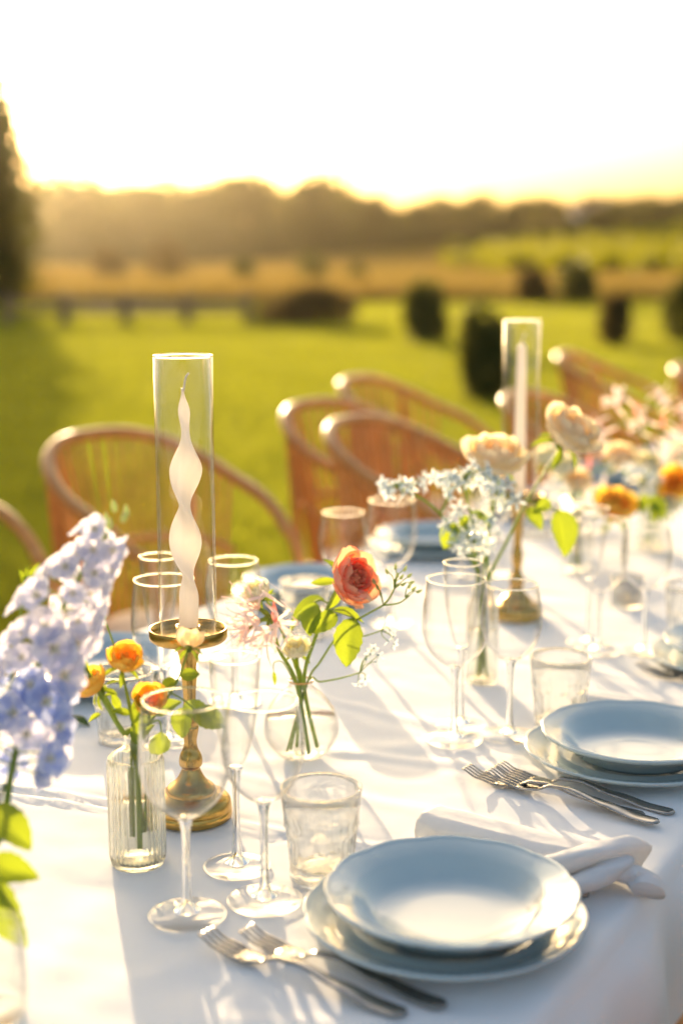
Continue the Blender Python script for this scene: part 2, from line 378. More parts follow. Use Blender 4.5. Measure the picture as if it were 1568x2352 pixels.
# vineyard on the slope
n = 60000
y = 84 + 118*rng.random(n)**1.2; row = np.round((rng.random(n)*.32+.068)*y/2.6)*2.6
x = row + rng.normal(0, .28, n); keep = (x > .078*y+1.0+2*np.sin(y*.1)); x, y = x[keep], y[keep]; n = len(x)
z = np.array([hz(a, b) for a, b in zip(x, y)]) + rng.random(n)*1.25 + .1
c = np.stack([x, y, z], 1); a = rng.normal(size=(n,3)); a /= np.linalg.norm(a, axis=1)[:,None]; b = np.cross(a, rng.normal(size=(n,3))); b /= np.linalg.norm(b, axis=1)[:,None]
s = rng.uniform(.16, .34, n)[:,None]
quick('vineyard', np.stack([c-a*s, c+b*s*.7, c+a*s, c-b*s*.7], 1).reshape(-1,3), 4, VINEM, 'yellow green vineyard rows covering the right hand slope', 'vineyard')
# pale house among the trees
hx, hd = 31.0, 176.0; g = hz(hx, hd)
t = thing('house', 'small pale rendered house half hidden among the far trees', 'house', (hx, hd, g))
WALLM = pmat('pale_render', (.62,.58,.52), (.55,.52,.46), rough=.9, scale=2, bmp=.2); ROOFM = pmat('clay_roof', (.30,.15,.09), (.24,.12,.07), rough=.85, scale=6, bmp=.5)
WINM = pmat('dark_window_glass', (.03,.035,.04), rough=.1)
wl = put('wall', data('wall', *box(-2.6, 2.6, 0, 5, -2.0, 3.2), WALLM, False), t)
V = [(-2.9,-.4,3.15),(2.9,-.4,3.15),(2.9,5.4,3.15),(-2.9,5.4,3.15),(-2.9,2.5,4.2),(2.9,2.5,4.2)]
rf = put('roof', data('roof', V, [(0,1,5,4),(2,3,4,5),(1,2,5),(3,0,4),(3,2,1,0)], ROOFM, False), t)
put('chimney', data('chimney', *box(1.2,1.8,2.9,3.5,3.6,4.7), WALLM, False), rf)
for wx in (-1.5, 0.0, 1.5):
    for wz in (.2, 1.8):
        if wx == 0 and wz < 2:
            put('door', data('door', *box(-.5,.5,-.06,.02,0,2.1), FENCEW, False), t); continue
        wn = put('window', data('window', *box(wx-.45,wx+.45,-.05,.02,wz-.1,wz+1.1), FENCEW, False), t)
        put('pane', data('pane', *box(wx-.36,wx+.36,-.075,-.052,wz,wz+1.0), WINM, False), wn)

# big tree at the left, shrubs on the lawn
def leafplant(name, label, cat, base, lobes, n, size, mat, h, r0, nb, spread, seed, group=None):
    t = thing(name, label, cat, base, 0, group)
    put('trunk' if cat == 'tree' else 'stems', branchy(h, r0, nb, spread, seed, .1).data('trunk', BARK), t)
    put('crown', fastmesh('crown', leaves(n, lobes, size, seed), 4, mat), t); return t
b0 = Vector((-9.35, 35, 0))
lob = [(0,0,2.4,1.9,1.8,2.4),(.25,-.1,1.0,1.7,1.5,1.0),(.1,0,4.6,1.55,1.4,1.35),(-.3,.2,5.6,1.25,1.1,.9),(.45,0,3.4,1.45,1.2,1.2),(-1.6,0,3.5,1.6,1.5,3.0)]
leafplant('garden_tree', 'large dense tree standing against the sun at the lawn edge', 'tree', b0, lob, 16000, .15, TREEM, 4.6, .22, 14, 1.3, 5)
lob = [(0,0,.38,.55,.5,.38),(.62,.1,.34,.42,.4,.34),(-.55,0,.25,.5,.4,.25),(.25,0,.6,.4,.35,.25)]
leafplant('shrub', 'wide low brown shrub with long shadow on the lawn', 'shrub', (-.72, 28.6, 0), lob, 3200, .06, DRYM, .7, .03, 8, .5, 6)
lob = [(0,0,.40,.30,.36,.42),(.14,0,.70,.20,.3,.28),(-.16,0,.6,.18,.28,.36),(.25,0,.3,.18,.2,.3),(-.05,0,.9,.12,.1,.2)]
leafplant('shrub', 'rounded grey green shrub on the lawn between the brown shrub and dark shrub', 'shrub', (1.30, 22.8, 0), lob, 2600, .05, SHRUBM, .8, .03, 8, .3, 7)
lob = [(0,0,.36,.20,.24,.38),(.09,0,.62,.14,.2,.26),(-.12,0,.55,.12,.2,.36),(.18,0,.3,.10,.2,.3),(-.03,0,.80,.09,.1,.2)]
leafplant('shrub', 'dark upright shrub on the lawn behind the tall glass tube of the plain candle', 'shrub', (1.33, 13.4, 0), lob, 3600, .035, SHRUBM, .75, .025, 8, .2, 8)
lob = [(0,0,.4,.24,.24,.4),(.05,0,.6,.2,.2,.22)]
leafplant('shrub', 'small dark shrub at the meadow edge above the rattan chairs', 'shrub', (4.15, 21.8, 0), lob, 1500, .05, DRYM, .7, .02, 6, .2, 9)
lob = [(0,0,.5,.34,.34,.5),(.1,0,.8,.3,.3,.25)]
leafplant('shrub', 'taller dark shrub at the meadow edge below the vineyard', 'shrub', (5.35, 22.5, 0), lob, 1800, .05, SHRUBM, .9, .02, 6, .25, 11)
for i, (px, py, hgt) in enumerate([(715,640,1.6),(380,625,2.2),(560,640,1.3),(250,640,1.8),(820,650,1.0),(1220,690,1.1),(1320,680,1.3)]):
    b = P(px, 660 if px < 1000 else 700, -TZ); b.z = 0
    lob = [(0,0,hgt*.5,hgt*.4,hgt*.4,hgt*.5),(.2*hgt,0,hgt*.35,hgt*.3,hgt*.3,hgt*.35)]
    leafplant('meadow_bush', ('brown dry bush growing in the meadow' if i % 2 else 'grey green bush growing in the meadow'), 'bush', b, lob, 900, .10, DRYM if i % 2 else SHRUBM, hgt*.8, .04, 6, hgt*.3, 20+i, 'bushes scattered in the meadow')
# low rail fence
fx = [P(px, 748, -TZ) for px in (20, 150, 290, 430, 570)]
t = thing('rail_fence', 'low weathered wooden rail fence at the end of the lawn', 'fence', (fx[0].x, fx[0].y, 0))
for q in fx:
    q = q-fx[0]; put('post', data('post', *box(q.x-.10, q.x+.10, q.y-.07, q.y+.07, -.05, .62), FENCEW, False), t)
for z in (.50, .28):
    L = fx[-1]-fx[0]; put('rail', data('rail', *box(-.1, L.x+.1, -.12 if z > .4 else .075, -.072 if z > .4 else .12, z-.06, z+.06), FENCEW, False), t)

# ================================================================== TABLE AND CLOTH
S0, S1, P0, P1 = -.75, 7.2, .395, 1.485
t = thing('dining_table', 'long timber banquet table hidden under the white cloth', 'table', TT(0, 0, -TZ), radians(60))
# local x runs along the table, local y across it
put('tabletop', data('tabletop', *box(S0+.02, S1-.02, P0+.02, P1-.02, .705, .744), WOODT, False), t)
for s in (S0+.25, 1.9, 4.4, S1-.3):
    for p in (P0+.12, P1-.12): put('leg', data('leg', *box(s-.035, s+.035, p-.035, p+.035, 0, .7045), WOODT, False), t)
CREASE = [(.80,.95,1.02,1.18,.0016,.010),(1.5,.9,1.62,.42,.0016,.010),(.9,.62,1.02,.42,.0014,.010),(1.13,1.62,1.285,.60,.0030,.006),(1.09,1.62,1.24,.80,.0022,.005),(1.36,1.2,1.40,.42,.0012,.012),(1.75,1.6,1.62,.40,.0018,.012),(.7,1.0,1.0,.97,.0012,.012),(.62,.72,1.02,.86,.0010,.02),(2.05,1.5,2.0,.4,.0016,.01),(1.42,.95,1.9,.5,.0012,.02),(.55,.85,.95,.72,.0010,.02),(1.3,.5,1.7,.45,.0010,.02),(2.5,1.5,2.45,.4,.002,.01)]
def cloth_h(s, p):
    h = .0034*noise.noise((s*4.5, p*3.2, 1.0)) + .0024*noise.noise((s*13, p*8, 4.0)) + .0010*noise.noise((s*30, p*20, 9.0))
    for s0, p0, s1, p1, a, wd in CREASE:
        dx, dy = s1-s0, p1-p0; L2 = dx*dx+dy*dy; tt = ((s-s0)*dx+(p-p0)*dy)/L2
        if -.1 < tt < 1.1:
            tt2 = min(1, max(0, tt)); d = sqrt((s-s0-tt2*dx)**2+(p-p0-tt2*dy)**2) + .004*noise.noise((s*9, p*9, a*1000))
            h += a*math.exp(-(d/wd)**2) - .45*a*math.exp(-((d-wd*2.0)/wd)**2)
    return h
ss = [S0+i*.06 for i in range(int((.62-S0)/.06))]; s = .62
while s < 2.5: ss.append(s); s += .0075
while s < S1: ss.append(s); s += .03
R = .022; rows = []
for i in range(28): z = -.52 + .50*i/27; rows.append((P0, z, 'dn'))
for i in range(1, 6): a = i/6*pi/2; rows.append((P0+R-R*cos(a), -R+R*sin(a), 'e'))
npn = 150
for i in range(npn): rows.append((P0+R+(P1-P0-2*R)*i/(npn-1), 0, 't'))
for i in range(1, 6): a = i/6*pi/2; rows.append((P1-R+R*sin(a), -R+R*cos(a), 'e'))
for i in range(12): rows.append((P1, -.02-.48*i/11, 'df'))
V = []
for p, z, k in rows:
    for s in ss:
        pp, zz = p, z
        if k == 't':
            e = min(1, (p-P0)/.05, (P1-p)/.05); zz = .004 + cloth_h(s, p)*max(.25, e)
        elif k == 'e': zz = z + .004*(1 if z > -.004 else .5)
        else:
            dd = min(1, (-z)/.42); sg = -1 if k == 'dn' else 1
            wv = sin(s*19+2.2*sin(s*4.1))*.6 + .5*sin(s*41+1.3*sin(s*7)) + .7*noise.noise((s*6, z*1.5, 3))
            pp = p + sg*(.012*smooth(0,.06,-z) + dd**.7*(.046*wv + .040))
        V.append(TT(s, pp, zz))
nn = len(ss); F = [(j*nn+i, j*nn+i+1, (j+1)*nn+i+1, (j+1)*nn+i) for j in range(len(rows)-1) for i in range(nn-1)]
m, ntc, out = newmat('white_tablecloth'); b = N(ntc, 'ShaderNodeBsdfPrincipled'); b.inputs['Base Color'].default_value = (.84,.84,.845,1); b.inputs['Roughness'].default_value = .85
b.inputs['Specular IOR Level'].default_value = .2; b.inputs['Sheen Weight'].default_value = .25
tc = N(ntc, 'ShaderNodeTexCoord'); mp = N(ntc, 'ShaderNodeMapping'); mp.inputs['Rotation'].default_value = (0,0,radians(-60)); ntc.links.new(tc.outputs['Object'], mp.inputs[0])
w1 = N(ntc, 'ShaderNodeTexWave'); w1.inputs['Scale'].default_value = 210; w1.inputs['Distortion'].default_value = 1.5; w1.bands_direction = 'X'; w2 = N(ntc, 'ShaderNodeTexWave'); w2.bands_direction = 'Y'; w2.inputs['Scale'].default_value = 210; w2.inputs['Distortion'].default_value = 1.5
nz = N(ntc, 'ShaderNodeTexNoise'); nz.inputs['Scale'].default_value = 90; nz.inputs['Detail'].default_value = 6
for q in (w1, w2, nz): ntc.links.new(mp.outputs[0], q.inputs['Vector'])
ad = N(ntc, 'ShaderNodeMath', operation='ADD'); ntc.links.new(w1.outputs['Fac'], ad.inputs[0]); ntc.links.new(w2.outputs['Fac'], ad.inputs[1])
ad2 = N(ntc, 'ShaderNodeMath', operation='MULTIPLY_ADD'); ntc.links.new(nz.outputs['Fac'], ad2.inputs[0]); ad2.inputs[1].default_value = 3; ntc.links.new(ad.outputs[0], ad2.inputs[2])
bump(ntc, ad2.outputs[0], .25, .0004, b); ntc.links.new(b.outputs[0], out.inputs[0])
CLOTH = m
tag(putw('tablecloth', data('tablecloth', V, F, CLOTH), None), 'white linen tablecloth with pressed creases draped over the long table', 'tablecloth')
def on(pt, dz=0.0):
    """rest a table point on the cloth"""
    s = .5*pt.x+.866*pt.y; p = -.866*pt.x+.5*pt.y
    return Vector((pt.x, pt.y, TZ+.0045+max(0,cloth_h(s, p))*.8+dz))

# ================================================================== CHAIRS
def make_chair():
    t = thing('rattan_chair', 'x', 'chair')
    # top rail: horseshoe from arm front to arm front, high at the back
    def plan(a):           # a from -1 (near arm front) over 0 (back) to 1
        ang = a*radians(122); e = .80
        cx, sx = cos(ang), sin(ang)
        x = -.26*(abs(cx)**e)*(1 if cx > 0 else -1); y = .265*(abs(sx)**e)*(1 if sx > 0 else -1)
        return x, y
    def railz(a): return .70 + .23*max(0, cos(min(1, abs(a)/.98)*pi/2))**.95
    pts = []
    for i in range(41):
        a = -1+2*i/40; x, y = plan(a); pts.append((x-.05*(railz(a)-.70)/.23, y, railz(a)))
    f = pts[0]; g = pts[-1]
    put('top_rail', data('top_rail', *tube(spline(pts, 2), .0165, 10), RATTAN), t)
    put('front_leg', data('front_leg', *tube(spline([(f[0]+.055,f[1],0),(f[0]+.05,f[1],.35),(f[0]+.045,f[1],.60),(f[0]+.02,f[1],.68),f], 5), .0155, 8), RATTAN), t)
    put('front_leg', data('front_leg', *tube(spline([(g[0]+.055,g[1],0),(g[0]+.05,g[1],.35),(g[0]+.045,g[1],.60),(g[0]+.02,g[1],.68),g], 5), .0155, 8), RATTAN), t)
    for sgn in (-1, 1):
        x, y = plan(.42*sgn); put('back_leg', data('back_leg', *tube(spline([(x-.05, y*1.0, 0),(x-.0, y*.97, .44),(x-.03, y, railz(.42))], 6), .015, 8), RATTAN), t)
    # seat ring, woven seat and cushion
    ring = [(.30*(abs(cos(q))**.75)*(1 if cos(q) > 0 else -1)*.84+.0, .235*(abs(sin(q))**.75)*(1 if sin(q) > 0 else -1), .43) for q in [2*pi*i/40 for i in range(41)]]
    put('seat_ring', data('seat_ring', *tube(ring, .014, 8), RATTAN), t)
    V, F = lathe([(.001,.438),(.5,.436),(.93,.434),(.93,.424),(.001,.424)], 40); V = [(v[0]*.25, v[1]*.235, v[2]) for v in V]
    put('woven_seat', data('woven_seat', V, F, RATTAN), t)
    V, F = lathe([(.001,.485),(.6,.484),(.86,.476),(.93,.462),(.88,.446),(.001,.4385)], 40); V = [(v[0]*.235, v[1]*.22, v[2]) for v in V]
    put('seat_cushion', data('seat_cushion', V, F, CUSH), t)
    # spindles of the back
    for i in range(25):
        a = -.66+1.32*i/24; x, y = plan(a); k = railz(a)
        rx, ry = -.245*cos(a*2.0), .225*sin(a*1.75)
        sp = spline([(rx, ry, .44), ((rx+x)*.5-.015, (ry+y)*.5, (k+.44)/2), (x-.05*(k-.70)/.23, y, k-.008)], 4)
        put('spindle', data('spindle', *tube(sp, .0062, 6), RATTAN), t)
    mid = [];
    for i in range(21):
        a = -.7+1.4*i/20; x, y = plan(a); rx, ry = -.245*cos(a*2.0), .225*sin(a*1.75); mid.append(((rx+x)*.5-.012, (ry+y)*.5, .5*(.44+min(railz(a), .86))))
    put('back_band', data('back_band', *tube(mid, .010, 8), RATTAN), t)
    for sgn in (-1, 1):
        put('side_stretcher', data('side_stretcher', *tube([(.20,.20*sgn,.20),(-.24,.18*sgn,.20)], .010, 8), RATTAN), t)
    put('cross_stretcher', data('cross_stretcher', *tube([(-.02,.19,.20),(-.02,-.19,.20)], .010, 8), RATTAN), t)
    return t
chair0 = make_chair(); used = [False]
def place_chair(corner, ang, label, z=.93):
    """corner = place of the near top corner of the back"""
    Mr = Matrix.Rotation(radians(ang), 4, 'Z'); off = Mr @ Vector((-.29, -.17, 0))
    M = Matrix.Translation((corner.x-off.x, corner.y-off.y, 0)) @ Mr
    if not used[0]:
        used[0] = True; o = chair0
        def rec(o, M):
            old = W[o.name]; W[o.name] = M
            for ch in o.children: rec(ch, M @ old.inverted() @ W[ch.name])
        rec(o, M); o.matrix_basis = M
    else: o = copy_tree(chair0, M)
    return tag(o, label, 'chair', 'rattan chairs along the table')
CH = [((104,1012), -42, 'rattan tub chair behind the twisted candle, at the long side'),
      ((-565,1010), -37, 'rattan tub chair by the blue delphinium, only its arm showing'),
      ((738,980), -32, 'rattan tub chair with a solid woven look behind the coral rose, nearest the table'),
      ((642,937), -40, 'rattan tub chair pulled out to the left of the coral rose chair'),
      ((772,878), -28, 'rattan tub chair with curved arm, furthest out behind the coral rose'),
      ((1146,915), -30, 'rattan tub chair mostly hidden by the plain candle tube'),
      ((1276,818), -24, 'rattan tub chair behind the peach roses and pink nerines'),
      ((1545,850), -24, 'rattan tub chair past the pink nerines at the frame edge')]
for (px, py), a, lab in CH: place_chair(P(px, py, .18) if px > -300 else Vector((-1.28, 3.10, 0)), a, lab)
Mn = Matrix.Translation(TT(.975, .145, -TZ)) @ Matrix.Rotation(radians(150), 4, 'Z')
tag(copy_tree(chair0, Mn), 'rattan tub chair pushed up to the front blue plate', 'chair', 'rattan chairs along the table')

# ================================================================== TABLEWARE
def scal(n, amp): return lambda a, r, z: r*(1+amp*(abs(cos(n*a/2))**1.5-.5)*smooth(.075, .115, r)) / (r if r else 1) if r else 1
def plate_data(name, R, H, well, foot):
    prof = [(.0005,.006),(well*.55,.006),(well*.9,.0075),(well,.0115),(well+.006,.017),(well+.014,H-.010),(R*.80,H-.006),(R*.93,H-.002),(R*.965,H-.0005),(R*.985,H+.0012),(R,H),(R*.992,H-.0025),(R*.95,H-.006),(well+.016,H-.0155),(well+.006,.009),(well,.004),(foot,.0028),(foot-.002,0),(foot-.006,0),(foot-.008,.0028),(.0005,.0028)]
    V, F = lathe(prof, 144, lambda a, r, z: (r*(1+.020*(abs(cos(6*a))**.6-.6)*smooth(well+.01, R, r)), z + .0003*cos(12*a)*smooth(well+.01, R, r)))
    return data(name, V, F, PORC)
SOUP = plate_data('soup_plate', .1185, .035, .076, .05); CHARG = plate_data('charger_plate', .1325, .022, .088, .062)
def bead_data(R, z, n, r):
    mb = MB()
    for i in range(n):
        a = 2*pi*i/n; V, F = lathe([(.0001,r),(r*.7,r*.7),(r,0)], 6); mb.add(V, F, Matrix.Translation((cos(a)*R, sin(a)*R, z)))
    return mb.data('beading', PORC)
BEADC = bead_data(.1225, .0188, 96, .0016); BEADS = bead_data(.1080, .0308, 84, .0013)
def plates(s, p, ctx, pos=None, tilt=0):
    b = on(pos if pos else TT(s, p))
    t = thing('charger_plate', 'pale blue scalloped charger plate '+ctx, 'plate', b, random.uniform(0,.5), 'charger plates')
    put('dish', CHARG, t); put('beading', BEADC, t)
    t = thing('soup_plate', 'pale blue soup plate on the charger '+ctx, 'plate', b+Vector((.006,-.003,.0095)), .3+random.uniform(0,.5), 'soup plates')
    put('dish', SOUP, t); put('beading', BEADS, t)

def bowl_profile(pts, th=.0012):
    o = spline([(r, 0, z) for r, z in pts], 8); o = [(v.x, v.z) for v in o]; return o
def wine_proto(name, H, rr, rm, fr, zb, flute=False):
    """bowl, rim, stem, foot"""
    if flute: pts = [(.0006,zb),(.010,zb+.006),(.0175,zb+.03),(.0225,zb+.06),(rr*.98,H-.015),(rr,H)]
    else: pts = [(.0006,zb),(.016,zb+.004),(rm*.80,zb+.022),(rm*.985,zb+.045),(rm,zb+.058),(rm*.97,H-.03),(rr,H)]
    o = bowl_profile(pts); inner = [(max(.0005,r-.0013), z+(.0013 if i < 4 else 0)) for i, (r, z) in enumerate(o)]
    d = {'bowl': data('bowl', *lathe(o + inner[::-1], 56), GLASS)}
    ring = [(rr-.0006+.0010*cos(q), H+.0010*sin(q)) for q in [2*pi*i/10 for i in range(10)]]
    d['rim'] = data('rim', *lathe(ring, 64, closed=True), RIM)
    st = [(.0005,zb+.0005),(.0075,zb-.0005),(.0058,zb-.006),(.0040,zb-.02),(.0036,zb*.55),(.0042,zb*.28),(.0058,.014),(.011,.0065),(.012,.0055),(.0005,.0055)]
    d['stem'] = data('stem', *lathe([(v.x, v.z) for v in spline([(r,0,z) for r,z in st], 3)], 20), SOLID)
    ft = [(.0005,.0054),(.012,.0052),(.024,.0030),(fr-.002,.0019),(fr,.0012),(fr-.0008,.0002),(.0005,.0004)]
    d['foot'] = data('foot', *lathe(ft, 56), FOOTG)
    ring = [(fr-.0008+.0011*cos(q), .0013+.0010*sin(q)) for q in [2*pi*i/8 for i in range(8)]]
    d['foot_edge'] = data('foot_edge', *lathe(ring, 64, closed=True), RIM)
    return d
WINE = wine_proto('wine', .2165, .0385, .0432, .0375, .100); WINE2 = wine_proto('wine2', .2055, .0340, .0405, .0370, .104); FLUTE = wine_proto('flute', .226, .0262, .027, .0350, .110, True)
def tumbler_data():
    H, rt, rb = .0965, .0415, .0325
    def rad(z): return rb+(rt-rb)*(z/H)
    def face(a, r, z):
        k = smooth(.060, .050, z) if z < .06 else 0
        k = (1-smooth(.046,.060,z))*smooth(.004,.012,z); return 1-.10*k*(1-abs(cos(4.5*a))**.9)
    o = [(rad(z)+(.0012 if .055 < z < .062 else 0), z) for z in [0,.002,.006,.012,.02,.03,.04,.046,.050,.054,.058,.062,.07,.08,.09,H]]
    i = [(rad(z)-.0028, z) for z in [H,.08,.06,.04,.02,.014]]
    d = {'body': data('body', *lathe([(.0005,0)]+o+i+[(.0005,.012)], 144, face), RIBG)}
    ring = [(rt-.0012+.0012*cos(q), H+.0010*sin(q)) for q in [2*pi*k/8 for k in range(8)]]
    d['rim'] = data('rim', *lathe(ring, 64, closed=True), RIM)
    d['base'] = data('base', *lathe([(.0005,.0115),(rb*.85,.011),(rb*.93,.006),(rb*.9,.001),(.0005,.0012)], 48), RIBG)
    return d
TUMB = tumbler_data()
def glass(proto, name, label, cat, pos, group):
    t = thing(name, label, cat, on(pos), random.uniform(0, 6), group)
    for k, me in proto.items(): put(k, me, t)
    return t
def gset(ctx, A=None, B=None, Cc=None, D=None):
    if A: glass(WINE, 'wine_glass', 'large empty wine glass '+ctx, 'wine glass', A, 'wine glasses')
    if B: glass(WINE2, 'wine_glass', 'smaller empty wine glass '+ctx, 'wine glass', B, 'wine glasses')
    if Cc: glass(FLUTE, 'champagne_flute', 'slim empty champagne flute '+ctx, 'flute', Cc, 'champagne flutes')
    if D: glass(TUMB, 'tumbler', 'faceted clear water tumbler '+ctx, 'tumbler', D, 'water tumblers')
gset('beside the front ribbed bottle', P(431,2112), P(608,2078), P(545,2000), P(738,2022))
gset('behind the three crossed forks', P(1042,1708), P(1168,1697), P(1057,1674), P(1283,1672))
gset('near the small votive candle', TT(2.115,.748), TT(2.15,.684), TT(2.157,.779), TT(2.25,.64))
gset('behind the twisted candle', TT(1.43,1.089), TT(1.61,1.104), TT(1.50,1.15), P(285,1712))
gset('behind the coral rose', TT(2.11,1.12), TT(2.02,1.163), None, TT(1.96,1.20))
gset('behind the powder blue flowers', TT(2.56,1.13), TT(2.50,1.17), TT(2.62,1.18))
gset('beside the pink nerines', TT(3.08,1.12), TT(3.02,1.17), None, TT(2.96,1.2))
plates(0, 0, 'in front of the knotted napkin', P(1020,2128,.01))
plates(0, 0, 'beside the three crossed forks', P(1447,1742,.01))
plates(2.14, .531, 'beside the pair of forks')
plates(1.60, 1.325, 'across the table behind the orange spray roses')
plates(2.18, 1.335, 'across the table behind the coral rose')
plates(2.69, 1.335, 'across the table behind the powder blue flowers')
plates(3.22, 1.335, 'across the table behind the peach roses')
plates(3.75, 1.335, 'across the table behind the pink nerines')

# forks -------------------------------------------------------------
def fork_proto():
    """along +X from tine tips (x=0) to handle end (x=.205)"""
    def zc(x):
        pts = [(0,.0125),(.02,.0055),(.045,.0022),(.062,.0035),(.080,.0105),(.10,.0125),(.14,.0070),(.18,.0020),(.205,.0018)]
        for (a, b), (c, d) in zip(pts, pts[1:]):
            if x <= c: u = (x-a)/(c-a); u = u*u*(3-2*u); return b+(d-b)*u
        return pts[-1][1]
    def strip(xs, yc, hw, th):
        V = []; F = []
        for x in xs:
            h, w_, t_ = zc(x), hw(x), th(x); y = yc(x)
            for k in range(10):
                a = 2*pi*k/10; V.append((x, y+w_*(abs(cos(a))**.6)*(1 if cos(a) > 0 else -1), h+t_*(abs(sin(a))**.8)*(1 if sin(a) > 0 else -1)+t_))
        for i in range(len(xs)-1):
            for k in range(10): k2 = (k+1) % 10; F.append((i*10+k, i*10+k2, (i+1)*10+k2, (i+1)*10+k))
        F.append(tuple(range(9,-1,-1))); F.append(tuple((len(xs)-1)*10+k for k in range(10))); return V, F
    d = []
    hs = [.066+.139*i/30 for i in range(31)]
    def hw(x):
        if x < .085: return .0042
        if x > .198: return .0095*sqrt(max(.12, 1-((x-.198)/.0075)**2))
        return .0038+.0057*smooth(.09, .185, x)
    d.append(('handle', data('handle', *strip(hs, lambda x: 0, hw, lambda x: .0012+.0006*(1-smooth(.07,.12,x))), STEEL)))
    d.append(('fork_head', data('fork_head', *strip([.040+.029*i/9 for i in range(10)], lambda x: 0, lambda x: .0115*(1-smooth(.050,.069,x))+.0042*smooth(.050,.069,x), lambda x: .0011), STEEL)))
    for k in range(4):
        y0 = (-1.5+k)*.0061
        d.append(('tine', data('tine', *strip([.001+.043*i/10 for i in range(11)], lambda x, y0=y0: y0*(.94+.06*x/.04), lambda x: .0011+.0010*smooth(0,.035,x), lambda x: .0008+.0003*smooth(0,.03,x)), STEEL)))
    return d
FORK = fork_proto()
def fork(tip, end, label, dz=0.0, group='forks', pitch=0.0):
    a = on(tip, dz); d = (end-tip); ang = atan2(d.y, d.x)
    t = thing('fork', label, 'fork', None, 0, group, M=Matrix.Translation(a) @ Matrix.Rotation(ang, 4, 'Z') @ Matrix.Rotation(pitch, 4, 'Y') @ Matrix.Scale(max(.9, min(1.12, d.length/.205)), 4))
    for n_, me in FORK: put(n_, me, t)
fork(P(470,2180), P(930,2350), 'dinner fork farther from the front blue plate of the two', .000)
fork(P(562,2172), P(1022,2330), 'dinner fork against the front blue plate')
fork(P(1067,1794), P(1478,1888), 'fork lying beneath the other forks by the side plate')
fork(P(1143,1786), P(1546,1882), 'fork closest to the plate in the trio of crossed forks')
fork(P(1122,1806), P(1510,1912), 'fork lying on top of the trio of crossed forks', .0035)
fork(P(1462,1548), P(1850,1640), 'fork farther from the plate in the pair by the votive', .0)
fork(P(1515,1550), P(1900,1640), 'fork closer to the plate in the pair by the votive', .0)
for k, (s, ctx) in enumerate([(1.60,'orange spray roses'),(2.18,'coral rose'),(2.69,'powder blue flowers')]):
    fork(TT(s+.16,1.22), TT(s+.16,1.43), 'fork across the table beside the plate behind the '+ctx)

# knives and napkins --------------------------------------------------
def knife_proto():
    V = []; F = []; xs = [0,.004,.012,.03,.06,.10,.115,.122,.13,.16,.20,.222,.230]
    for x in xs:
        bl = x < .12; w_ = (.0095*min(1, (x/.03))**.5 if bl else .0050+.0035*smooth(.12,.21,x)); w_ *= 1 if x < .228 else .6
        t_ = .0008 if bl else .0030
        for k in range(8): a = 2*pi*k/8; V.append((x, w_*cos(a), t_+t_*sin(a)))
    n_ = len(xs)
    def seg(i0, i1):
        FF = [( (i-i0)*8+k, (i-i0)*8+(k+1)%8, (i-i0+1)*8+(k+1)%8, (i-i0+1)*8+k) for i in range(i0, i1) for k in range(8)]
        FF.append(tuple(range(7,-1,-1))); FF.append(tuple((i1-i0)*8+k for k in range(8)))
        return V[i0*8:(i1+1)*8], FF
    return [('blade', data('blade', *seg(0,7), STEEL)), ('handle', data('handle', *seg(7,12), STEEL))]
KNIFE = knife_proto()
def knife(tip, end, label, dz=0):
    a = on(tip, dz); d = end-tip
    t = thing('table_knife', label, 'knife', None, 0, 'table knives', M=Matrix.Translation(a) @ Matrix.Rotation(atan2(d.y, d.x), 4, 'Z') @ Matrix.Scale(.86, 4))
    for n_, me in KNIFE: put(n_, me, t)
